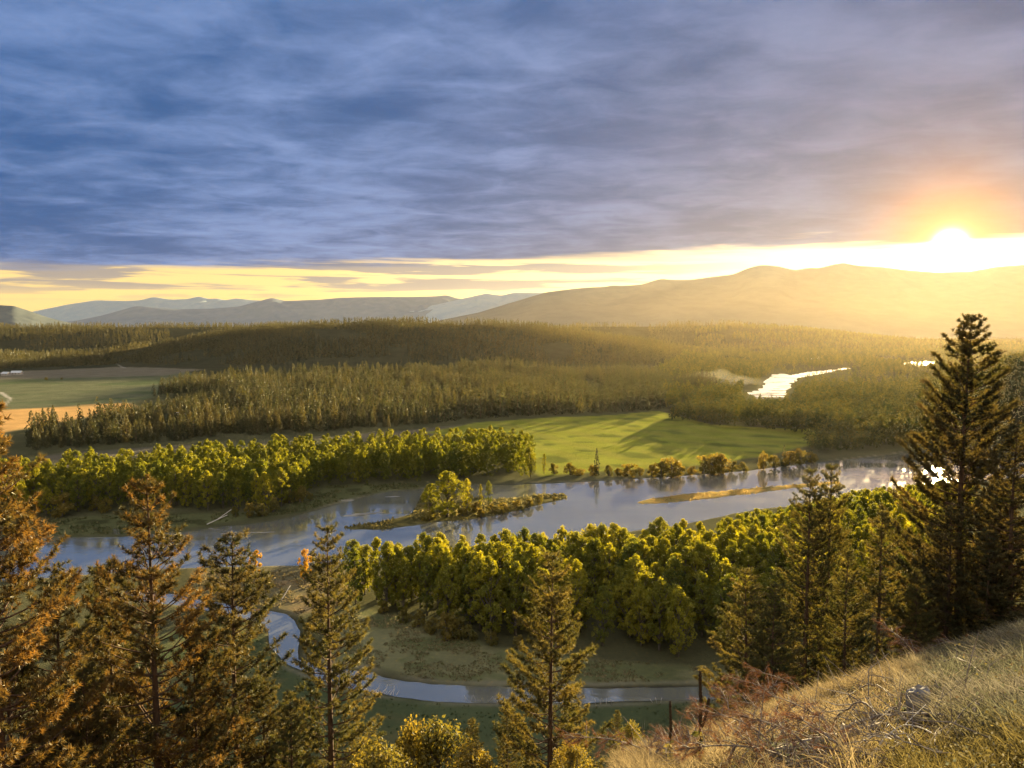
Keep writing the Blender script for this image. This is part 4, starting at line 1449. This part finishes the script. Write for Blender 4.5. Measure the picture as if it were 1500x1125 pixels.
# ------------------------------------------------------------------ hillside grass (uncounted)
def build_grass():
    n = 46000
    r0 = np.random.default_rng(77)
    y = 2.4 + 22 * r0.uniform(0, 1, n) ** 0.85
    x = y * r0.uniform(0.05, 0.80, n)
    u, v = g2p(x, y, height(x, y))
    k = (u > 905) & (u < 1560)
    k &= fbm(x / 0.9, y / 0.9, 91, 3) > -0.09
    # litter without grass round the log and boughs
    bare = (u < 1330) & (u > 960) & (v > 1040 - 0.25 * (u - 1150)) & (r0.uniform(0, 1, n) < 0.8)
    k &= ~bare
    k &= np.hypot((u - 1345) / 26, (v - 1062) / 26) > 1
    x, y, u, v = x[k], y[k], u[k], v[k]
    z = height(x, y)
    n = len(x)
    K = 11
    # colour patches: golden in the middle, silver-grey to the east, yellow-green at the lower edge
    grey = sstep(1290, 1400, u + 60 * fbm(x / 1.5, y / 1.5, 92, 3))
    yel = sstep(1060, 1110, v + 40 * fbm(x / 0.8, y / 0.8, 93, 3)) * sstep(1250, 1330, u)
    gold = np.array((0.44, 0.34, 0.18))
    silver = np.array((0.30, 0.27, 0.20))
    sage = np.array((0.20, 0.20, 0.13))
    green = np.array((0.27, 0.215, 0.07))
    mixn = sstep(-0.08, 0.12, fbm(x / 0.7, y / 0.7, 94, 3))[:, None]
    c = gold * (1 - grey[:, None]) + (silver * (1 - mixn) + sage * mixn) * grey[:, None]
    c = c * (1 - yel[:, None]) + green * yel[:, None]
    c = c * r0.uniform(0.3, 0.8, (n, 1))
    h = np.where(yel > 0.5, 0.20, 0.26) * r0.uniform(0.5, 1.5, n) * (0.35 + 1.25 * vnoise(x / 0.55, y / 0.55, 95))
    P = np.repeat(np.column_stack([x, y, z - 0.01]), K, 0) + np.column_stack([r0.normal(0, 0.05, (n * K, 2)), np.zeros(n * K)])
    d = unit(np.column_stack([r0.normal(-0.12, 0.62, (n * K, 2)), np.ones(n * K)]))
    L = (np.repeat(h, K) * r0.uniform(0.5, 1.2, n * K))[:, None]
    side = unit(np.cross(d, r0.normal(size=(n * K, 3)))) * (0.0026 + 0.00018 * np.repeat(y, K))[:, None]
    droop = np.column_stack([d[:, :2] * 0.35, -0.12 * np.ones(n * K)])
    tip = P + d * L + droop * L
    mid = P + d * L * 0.55
    V = np.stack([P - side, P + side, mid + side * 0.8, mid - side * 0.8, tip], 1).reshape(-1, 3)
    i = np.arange(n * K)[:, None] * 5
    f = np.concatenate([i + np.array([[0, 1, 2]]), i + np.array([[0, 2, 3]]), i + np.array([[3, 2, 4]])])
    cc = np.repeat(c, K, 0) * r0.uniform(0.75, 1.25, (n * K, 1))
    # seed heads on part of the stalks
    me = make_mesh("dry_grass", V, f, np.repeat(cc, 5, 0), np.zeros(len(f), np.int32), [grass_mat()])
    tag(link("dry_grass", me), kind='stuff')


def grass_mat():
    m, nt, out = new_mat("dry_grass_blade")
    at = nt.nodes.new('ShaderNodeAttribute')
    at.attribute_name = 'Col'
    d = nt.nodes.new('ShaderNodeBsdfDiffuse')
    t = nt.nodes.new('ShaderNodeBsdfTranslucent')
    mx = nt.nodes.new('ShaderNodeMixShader')
    mx.inputs[0].default_value = 0.4
    nt.links.new(at.outputs['Color'], d.inputs['Color'])
    nt.links.new(at.outputs['Color'], t.inputs['Color'])
    nt.links.new(d.outputs[0], mx.inputs[1])
    nt.links.new(t.outputs[0], mx.inputs[2])
    nt.links.new(mx.outputs[0], out.inputs['Surface'])
    return m


build_grass()


def build_litter():
    """tangle of dead twigs on the slope that nobody could count"""
    mb = MB()
    r0 = np.random.default_rng(88)
    n = 0
    while n < 620:
        u = r0.uniform(930, 1460)
        v = 1125 - 150 * r0.uniform(0, 1) ** 1.3
        if v < np.interp(u, [900, 1050, 1240, 1500], [1110, 1045, 1000, 960]):
            continue
        if u > 1340 and r0.uniform() < 0.7:
            continue
        p = p2h(u, v, 22)
        n += 1
        if p is None:
            continue
        L = r0.uniform(0.15, 0.7) * (0.6 + p[1] / 14)
        d = unit(np.array((r0.normal(), r0.normal(), r0.normal(0.15, 0.28))))
        q = np.array(p) + (0, 0, r0.uniform(0.0, 0.12))
        b = r0.normal(0, 0.12, 3) * L
        tube(mb, [q, q + d * L * 0.5 + b, q + d * L + b * 0.3], np.array((1.0, 0.8, 0.4)) * r0.uniform(0.003, 0.009), 4, cap=False)
        for _k in range(r0.integers(0, 3)):
            e = unit(d + r0.normal(0, 0.7, 3))
            o_ = q + d * L * 0.5 + b
            tube(mb, [o_, o_ + e * L * 0.22, o_ + e * L * 0.4 + (0, 0, -0.02)], [0.004, 0.003, 0.002], 3, cap=False)
    tag(link("twig_litter", mb.mesh("twig_litter", [M_DEADWOOD], True)), kind='stuff')


build_litter()


def build_weeds():
    """low leafy weeds between the grasses"""
    mb = MB()
    r0 = np.random.default_rng(99)
    y = r0.uniform(4, 20, 900)
    x = y * r0.uniform(0.30, 0.78, 900)
    z = height(x, y)
    pal = np.array([(0.16, 0.17, 0.11), (0.12, 0.085, 0.05), (0.24, 0.22, 0.15), (0.20, 0.16, 0.05), (0.09, 0.10, 0.05)])
    for i in range(900):
        if fbm(x[i:i + 1] / 1.6, y[i:i + 1] / 1.6, 89, 2)[0] < -0.02:
            continue
        n = int(r0.integers(30, 80))
        h_ = r0.uniform(0.10, 0.34)
        q = np.column_stack([r0.normal(0, 0.5 * h_, n), r0.normal(0, 0.5 * h_, n), h_ * r0.uniform(0.1, 1.1, n)])
        c = pal[r0.integers(0, 5)] * r0.uniform(0.6, 1.1, (n, 1))
        leaves(mb, q + (x[i], y[i], z[i]), r0.normal(size=(n, 3)) + (0, 0, 0.4), r0.uniform(0.007, 0.017), c * 0.8)
    tag(link("slope_weeds", mb.mesh("slope_weeds", [grass_mat()])), kind='stuff')


build_weeds()


def build_bank_grass():
    mb = MB()
    r0 = np.random.default_rng(97)
    for P, n, c0, c1, hh in ((MEADOW, 5200, (0.15, 0.15, 0.065), (0.30, 0.25, 0.14), 0.45), (LEFTBANK, 4200, (0.07, 0.085, 0.03), (0.18, 0.17, 0.08), 0.8), (LAWN, 4200, (0.05, 0.08, 0.03), (0.12, 0.13, 0.055), 0.4),
                             (FLAT, 2200, (0.12, 0.11, 0.05), (0.28, 0.21, 0.11), 0.5), (ISLAND, 1800, (0.10, 0.09, 0.03), (0.27, 0.22, 0.08), 0.8), (BAR, 1100, (0.30, 0.22, 0.07), (0.52, 0.36, 0.11), 0.5)):
        lo, hi = P.min(0), P.max(0)
        x = r0.uniform(lo[0], hi[0], n * 4)
        y = r0.uniform(lo[1], hi[1], n * 4)
        k = inside(P, x, y) & (fbm(x / 7, y / 7, 98, 3) > -0.02)
        for Q in (RIVER, STREAM):
            e = sdist(Q, x, y, 6)
            k &= (e > 1.5) | (P is ISLAND) | (P is BAR)
        x, y = x[k][:n], y[k][:n]
        m_ = len(x)
        z = height(x, y)
        z = carve(x, y, z) if P is ISLAND or P is BAR else z
        kk = z > -0.4
        x, y, z, m_ = x[kk], y[kk], z[kk], int(kk.sum())
        s_ = hh * r0.uniform(0.3, 1.3, m_) ** 1.3
        N = np.column_stack([r0.normal(size=(m_, 2)), r0.normal(0.3, 0.25, m_)])
        t_ = r0.uniform(0, 1, (m_, 1))
        leaves(mb, np.column_stack([x, y, z + s_ * 0.3]), N, s_, np.array(c0) * (1 - t_) + np.array(c1) * t_)
    tag(link("bank_grass", mb.mesh("bank_grass", [grass_mat()])), kind='stuff')


build_bank_grass()

# ------------------------------------------------------------------ driftwood, stakes, houses
def log_mesh(L, r, seed):
    mb = MB()
    r0 = np.random.default_rng(seed)
    pts = np.array([(L * t, r0.normal(0, 0.03), 0.05 * math.sin(t * 3)) for t in np.linspace(0, 1, 6)])
    tube(mb, pts, np.linspace(r, r * 0.6, 6), 7)
    return mb.mesh("log", [M_PALEWOOD], True)


LOGM = [log_mesh(4.0, 0.22, 1), log_mesh(5.0, 0.18, 2), log_mesh(3.2, 0.16, 3)]
for i in range(9):
    u = 545 + i * 4.4
    x, y = p2g(u, 1016 + i * 0.4)
    o = link("log", LOGM[i % 3], None, (x, y, 0.1))
    o.rotation_euler = (0, -0.55 - 0.1 * (i % 3), 1.0 + 0.25 * ((i * 37) % 5 - 2))
    o.scale = (0.55,) * 3
    tag(o, "pale weathered log leaning in the pile at the stream edge", "log", "logs piled at the stream edge")
STAKE = MB()
tube(STAKE, [(0, 0, -0.2), (0.05, 0, 0.8), (0.02, 0.03, 1.5)], [0.07, 0.06, 0.05], 6)
STAKE = STAKE.mesh("stake", [M_PALEWOOD], True)
for i, (u, v) in enumerate([(683, 1026), (690, 1027), (697, 1025), (706, 1028), (716, 1027), (725, 1027), (764, 1031), (872, 1031), (880, 1032), (888, 1031), (896, 1032), (956, 1029), (962, 1030), (968, 1030)]):
    x, y = p2g(u, v)
    o = link("stake", STAKE, None, (x, y, hz(x, y)))
    o.rotation_euler = (random.uniform(-0.5, 0.5), random.uniform(-0.6, 0.6), random.uniform(0, 6))
    tag(o, "white dead stake at the stream bank " + ("west of the lone pine" if u < 760 else "east of the lone pine"), "stake", "white stakes along the stream bank")
for (u, v, L, rz, ry, lab) in ((303, 769, 1.6, 0.5, -0.35, "white driftwood trunk slanting on the far shore"), (318, 762, 1.3, 0.7, -0.5, "shorter white driftwood trunk propped behind the first"), (412, 880, 1.0, 1.2, -0.6, "pale driftwood stick on the flat above the stream"),
                               (652, 938, 1.3, 0.6, -0.3, "bleached driftwood log by the bush on the dry meadow")):
    x, y = p2g(u, v)
    o = link("driftwood_log", LOGM[1], None, (x, y, hz(x, y) + 0.2))
    o.scale = (L * 1.3, L, L)
    o.rotation_euler = (0, ry, rz)
    tag(o, lab, "driftwood")


def house(u, v, w, d, h, label, rz=0.0, name="house"):
    x, y = p2g(u, v)
    root = empty(name, (x, y, hz(x, y)), rz)
    tag(root, label, name.replace('_', ' '))
    W, R, G = MB(), MB(), MB()

    def box(mb, x0, x1, y0, y1, z0, z1):
        vs = [(a, b, c) for c in (z0, z1) for b in (y0, y1) for a in (x0, x1)]
        q = [(0, 1, 3, 2), (4, 6, 7, 5), (0, 4, 5, 1), (2, 3, 7, 6), (0, 2, 6, 4), (1, 5, 7, 3)]
        mb.add(vs, [t for a in q for t in ((a[0], a[1], a[2]), (a[0], a[2], a[3]))])
    box(W, -w / 2, w / 2, -d / 2, d / 2, -0.5, h)
    rh = d * 0.32
    e = 0.5
    W.add([(-w / 2, -d / 2, h), (-w / 2, d / 2, h), (-w / 2, 0, h + rh - 0.1), (w / 2, -d / 2, h), (w / 2, d / 2, h), (w / 2, 0, h + rh - 0.1)], [(0, 1, 2), (3, 5, 4)])
    for sgn in (-1, 1):
        a = [(-w / 2 - e, sgn * (d / 2 + e), h - 0.25), (w / 2 + e, sgn * (d / 2 + e), h - 0.25), (w / 2 + e, 0, h + rh), (-w / 2 - e, 0, h + rh)]
        b = [(p, q, r - 0.18) for p, q, r in a]
        R.add(a + b, [(0, 1, 2), (0, 2, 3), (4, 6, 5), (4, 7, 6), (0, 4, 5), (0, 5, 1), (1, 5, 6), (1, 6, 2), (3, 7, 4), (3, 4, 0)])
    link("wall", W.mesh("house_wall", [M_WALL]), root)
    link("roof", R.mesh("house_roof", [M_ROOF]), root)
    for k in (-0.3, 0.0, 0.3):
        g = MB()
        box(g, w * k - 0.6, w * k + 0.6, -d / 2 - 0.05, -d / 2 + 0.05, h * 0.35, h * 0.75)
        link("window", g.mesh("house_window", [M_DARK]), root)


house(258, 612, 11, 8, 3.4, "low white-roofed house in a clearing of the conifer wood", 0.1)
house(276, 611, 6, 5, 3.0, "small white-roofed shed beside the house in the conifer wood", 0.3, "shed")
house(25, 549, 19, 11, 4.5, "long white-roofed barn at the far edge of the pale field", 0.1, "barn")
house(9, 550, 14, 10, 4, "small dark-walled farmhouse beside the long barn", -0.2)
for i, (u, v) in enumerate([(9, 523), (18, 521.5), (33, 522)]):
    house(u, v, 18, 12, 6, ("white farm building " + ["west of", "in the middle of", "east of"][i] + " the tiny group on the far wooded plain"), 0.2 * i, "farm_building")
# field bushes
for i, (u, vb, vt) in enumerate([(68, 557, 553), (90, 556, 553)]):
    tree_px(u, vb, vt, BUSH[i], 4.0, "field_bush", ["dark wide bush alone in the pale field", "small dark bush east of the wide one in the pale field"][i], "bush", None, 1.3)

# ------------------------------------------------------------------ mist over the bend of the river
m, nt, out = new_mat("river_mist")
pv = nt.nodes.new('ShaderNodeVolumePrincipled')
pv.inputs['Color'].default_value = (0.95, 0.93, 0.9, 1)
pv.inputs['Density'].default_value = 0.0005
pv.inputs['Anisotropy'].default_value = 0.5
nt.links.new(pv.outputs[0], out.inputs['Volume'])
import bmesh
a0 = p2g(1120, 577)
b0 = p2g(1015, 562)
bm = bmesh.new()
bmesh.ops.create_icosphere(bm, subdivisions=4, radius=1.0)
r0 = np.random.default_rng(5)
for v_ in bm.verts:
    c_ = np.array(v_.co)
    t_ = c_[0] * 0.5 + 0.5
    bulge = 0.55 + 0.6 * t_ + 0.35 * math.sin(c_[0] * 7) * c_[2]
    v_.co = (c_[0], c_[1] * bulge, c_[2] * bulge * (1 + 0.25 * math.sin(c_[0] * 11 + c_[1] * 4)))
me = bpy.data.meshes.new("river_mist")
bm.to_mesh(me)
bm.free()
me.materials.append(m)
mist = link("river_mist", me)
dv = b0 - a0
mist.location = ((a0[0] + b0[0]) / 2, (a0[1] + b0[1]) / 2, 15)
mist.rotation_euler = (0, 0, math.atan2(dv[1], dv[0]))
mist.scale = (np.hypot(*dv) / 2, 30, 11)
tag(mist, kind='stuff')

# ------------------------------------------------------------------ air
HAZE_DENS = 0.047e-4
m, nt, out = new_mat("haze")
pv = nt.nodes.new('ShaderNodeVolumePrincipled')
pv.inputs['Color'].default_value = (1.0, 0.91, 0.74, 1)
pv.inputs['Density'].default_value = HAZE_DENS
pv.inputs['Anisotropy'].default_value = 0.6
nt.links.new(pv.outputs[0], out.inputs['Volume'])
mb = MB()
x0, x1, y0, y1, z0, z1 = -14500, 14500, -14500, 14500, -45.0, 765.0
vs = [(a, b, c) for c in (z0, z1) for b in (y0, y1) for a in (x0, x1)]
q = [(0, 2, 3, 1), (4, 5, 7, 6), (0, 1, 5, 4), (2, 6, 7, 3), (0, 4, 6, 2), (1, 3, 7, 5)]
mb.add(vs, [t for a in q for t in ((a[0], a[1], a[2]), (a[0], a[2], a[3]))])
tag(link("haze", mb.mesh("haze", [m])), kind='stuff')

# low layer of warm evening mist lying over the upper valley
m, nt, out = new_mat("valley_mist")
pv = nt.nodes.new('ShaderNodeVolumePrincipled')
pv.inputs['Color'].default_value = (1.0, 0.74, 0.36, 1)
pv.inputs['Density'].default_value = 0.85e-5
pv.inputs['Anisotropy'].default_value = 0.6
nt.links.new(pv.outputs[0], out.inputs['Volume'])
bm = bmesh.new()
bmesh.ops.create_icosphere(bm, subdivisions=5, radius=1.0)
me = bpy.data.meshes.new("valley_mist")
bm.to_mesh(me)
bm.free()
me.materials.append(m)
vm_ = link("valley_mist", me, None, (1560, 2750, 10))
vm_.scale = (1950, 2350, 290)
tag(vm_, kind='stuff')

# ------------------------------------------------------------------ sun
sun = bpy.data.lights.new("sun", 'SUN')
sun.energy = 5.0
sun.angle = math.radians(0.5)
sun.color = (1.0, 0.77, 0.40)
so = bpy.data.objects.new("sun", sun)
so.rotation_euler = Vector(SUN_DIR).to_track_quat('Z', 'Y').to_euler()
COL.objects.link(so)


# ------------------------------------------------------------------ sky
def build_world():
    w = bpy.data.worlds.new("World")
    scene.world = w
    w.use_nodes = True
    nt = w.node_tree
    nt.nodes.clear()
    L = nt.links.new
    out = nt.nodes.new('ShaderNodeOutputWorld')
    bg = nt.nodes.new('ShaderNodeBackground')
    tc = nt.nodes.new('ShaderNodeTexCoord')
    D = tc.outputs['Generated']
    sky = nt.nodes.new('ShaderNodeTexSky')
    sky.sky_type = 'NISHITA'
    sky.sun_disc = False
    sky.sun_elevation = SUN_EL
    sky.sun_rotation = SUN_AZ
    sky.dust_density = 2.0
    sep = nt.nodes.new('ShaderNodeSeparateXYZ')
    L(D, sep.inputs[0])
    dx, dy, dz = sep.outputs
    # tangent of the elevation and the bearing
    hor = math_(nt, 'SQRT', math_(nt, 'ADD', math_(nt, 'MULTIPLY', dx, dx), math_(nt, 'MULTIPLY', dy, dy)))
    el = math_(nt, 'DIVIDE', dz, math_(nt, 'MAXIMUM', hor, 0.02))
    az = math_(nt, 'ARCTAN2', dx, dy)
    # cloud sheet seen in perspective
    inv = math_(nt, 'DIVIDE', 1.0, math_(nt, 'ADD', math_(nt, 'MAXIMUM', dz, 0.0), 0.07))
    cx = nt.nodes.new('ShaderNodeCombineXYZ')
    L(math_(nt, 'MULTIPLY', dx, inv), cx.inputs[0])
    L(math_(nt, 'MULTIPLY', dy, inv), cx.inputs[1])
    mp = nt.nodes.new('ShaderNodeMapping')
    mp.inputs['Rotation'].default_value = (0, 0, math.radians(14))
    mp.inputs['Scale'].default_value = (0.8, 1.0, 1.0)
    L(cx.outputs[0], mp.inputs[0])
    c1 = noise_(nt, mp.outputs[0], 1.1, 7, 0.52, 0.5)
    c2 = noise_(nt, mp.outputs[0], 3.4, 6, 0.55, 0.6)
    mp2 = nt.nodes.new('ShaderNodeMapping')
    mp2.inputs['Location'].default_value = (3.1, 7.7, 0)
    L(cx.outputs[0], mp2.inputs[0])
    c3 = noise_(nt, mp2.outputs[0], 0.45, 3, 0.5, 0.2)
    c4 = noise_(nt, mp.outputs[0], 9.0, 6, 0.62, 0.8)
    cl = math_(nt, 'MULTIPLY_ADD', c2, 0.41, math_(nt, 'MULTIPLY', c1, 0.46))
    cl = math_(nt, 'MULTIPLY_ADD', c4, 0.13, cl)
    cl = math_(nt, 'MULTIPLY_ADD', math_(nt, 'SUBTRACT', c3, 0.5), 0.5, cl)
    lightness = ramp_(nt, cl, 0.35, 0.68)
    deck = mix_(nt, lightness, (0.022, 0.095, 0.27), (0.18, 0.28, 0.53))
    # nearer the sun the deck turns violet, then grey-rose
    dot = nt.nodes.new('ShaderNodeVectorMath')
    dot.operation = 'DOT_PRODUCT'
    L(D, dot.inputs[0])
    dot.inputs[1].default_value = tuple(GLOW_DIR)
    dp = dot.outputs['Value']
    near = math_(nt, 'MAXIMUM', dp, 0.0)
    warm = math_(nt, 'POWER', near, 9.0)
    deck = mix_(nt, math_(nt, 'MULTIPLY', warm, 0.7), deck, mix_(nt, lightness, (0.035, 0.06, 0.16), (0.14, 0.16, 0.28)))
    rose = math_(nt, 'POWER', near, 120.0)
    deck = mix_(nt, math_(nt, 'MULTIPLY', rose, 0.35), deck, (0.34, 0.15, 0.13))
    orng = math_(nt, 'POWER', near, 520.0)
    deck = mix_(nt, math_(nt, 'MULTIPLY', orng, 0.9), deck, (1.1, 0.36, 0.05))
    # clear band along the horizon, deeper toward the sun
    cs = nt.nodes.new('ShaderNodeCombineXYZ')
    L(math_(nt, 'MULTIPLY', az, 2.6), cs.inputs[0])
    L(math_(nt, 'MULTIPLY', el, 34.0), cs.inputs[1])
    st = noise_(nt, cs.outputs[0], 1.0, 6, 0.55, 0.35)
    cs2 = nt.nodes.new('ShaderNodeCombineXYZ')
    L(math_(nt, 'MULTIPLY', az, 5.0), cs2.inputs[0])
    L(math_(nt, 'MULTIPLY', el, 90.0), cs2.inputs[1])
    cs2.inputs[2].default_value = 4.2
    st2 = noise_(nt, cs2.outputs[0], 1.0, 5, 0.55, 0.3)
    edge = math_(nt, 'MULTIPLY_ADD', az, 0.026, 0.079)
    jag = math_(nt, 'MULTIPLY_ADD', math_(nt, 'SUBTRACT', st, 0.5), 0.05, el)
    jag = math_(nt, 'MULTIPLY_ADD', math_(nt, 'SUBTRACT', st2, 0.5), 0.02, jag)
    over = math_(nt, 'SUBTRACT', jag, edge)
    mask = ramp_(nt, over, -0.006, 0.012)
    # streaks of cloud inside the band, thinning out toward the sun
    streak = ramp_(nt, st2, 0.47, 0.56)
    streak = math_(nt, 'MULTIPLY', streak, ramp_(nt, az, 0.36, 0.12))
    streak = math_(nt, 'MULTIPLY', streak, ramp_(nt, el, 0.02, 0.05))
    nish = nt.nodes.new('ShaderNodeVectorMath')
    nish.operation = 'SCALE'
    L(sky.outputs[0], nish.inputs[0])
    nish.inputs['Scale'].default_value = 0.10
    bandc = mix_(nt, ramp_(nt, near, 0.72, 0.995, False), (1.15, 0.80, 0.30), (1.9, 1.35, 0.62))
    band = mix_(nt, 0.75, nish.outputs[0], bandc)
    band = mix_(nt, math_(nt, 'MULTIPLY', streak, 0.85), band, (0.24, 0.235, 0.27))
    allsky = mix_(nt, mask, band, deck)
    # the sun's own aureole in the clear band and the thin cloud over it
    g1 = math_(nt, 'MULTIPLY', math_(nt, 'POWER', near, 260.0), 0.9)
    g2 = math_(nt, 'MULTIPLY', math_(nt, 'POWER', near, 1600.0), 4.0)
    g3 = math_(nt, 'MULTIPLY', math_(nt, 'POWER', near, 15000.0), 24.0)
    open_ = math_(nt, 'SUBTRACT', 1.0, mask)
    g1 = math_(nt, 'MULTIPLY', g1, math_(nt, 'MULTIPLY_ADD', open_, 0.9, 0.1))
    g2 = math_(nt, 'MULTIPLY', g2, math_(nt, 'MULTIPLY_ADD', open_, 0.93, 0.07))
    tot = math_(nt, 'ADD', math_(nt, 'ADD', g1, g2), g3)
    gc = nt.nodes.new('ShaderNodeVectorMath')
    gc.operation = 'SCALE'
    gc.inputs[0].default_value = (1.0, 0.72, 0.34)
    L(tot, gc.inputs['Scale'])
    ad = nt.nodes.new('ShaderNodeVectorMath')
    ad.operation = 'ADD'
    L(allsky, ad.inputs[0])
    L(gc.outputs[0], ad.inputs[1])
    # unseen sky behind the viewer and overhead, brightened as added fill light
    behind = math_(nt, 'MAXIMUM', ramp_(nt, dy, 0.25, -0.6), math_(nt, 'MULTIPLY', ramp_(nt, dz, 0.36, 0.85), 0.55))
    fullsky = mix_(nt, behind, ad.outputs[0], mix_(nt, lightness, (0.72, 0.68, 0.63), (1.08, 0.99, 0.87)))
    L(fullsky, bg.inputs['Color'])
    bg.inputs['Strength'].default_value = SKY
    L(bg.outputs[0], out.inputs['Surface'])
    w.cycles.sampling_method = 'MANUAL'
    w.cycles.sample_map_resolution = 2048


SKY = 0.20
build_world()

# ------------------------------------------------------------------ render settings
vs_ = scene.view_settings
scene.display_settings.display_device = 'sRGB'
vs_.view_transform = 'Standard'
vs_.look = 'None'
vs_.exposure = 2.55
vs_.gamma = 1.0
cy = scene.cycles
cy.max_bounces = 5
cy.diffuse_bounces = 2
cy.glossy_bounces = 2
cy.transmission_bounces = 3
cy.volume_bounces = 0
cy.transparent_max_bounces = 4
cy.sample_clamp_indirect = 3.0
cy.sample_clamp_direct = 0.0
cy.caustics_reflective = False
cy.caustics_refractive = False
cy.use_denoising = True
try:
    cy.denoiser = 'OPENIMAGEDENOISE'
except Exception:
    pass
cy.use_adaptive_sampling = True
cy.adaptive_threshold = 0.02
print("cottonwoods", count_cotton, "conifers", n_ind)
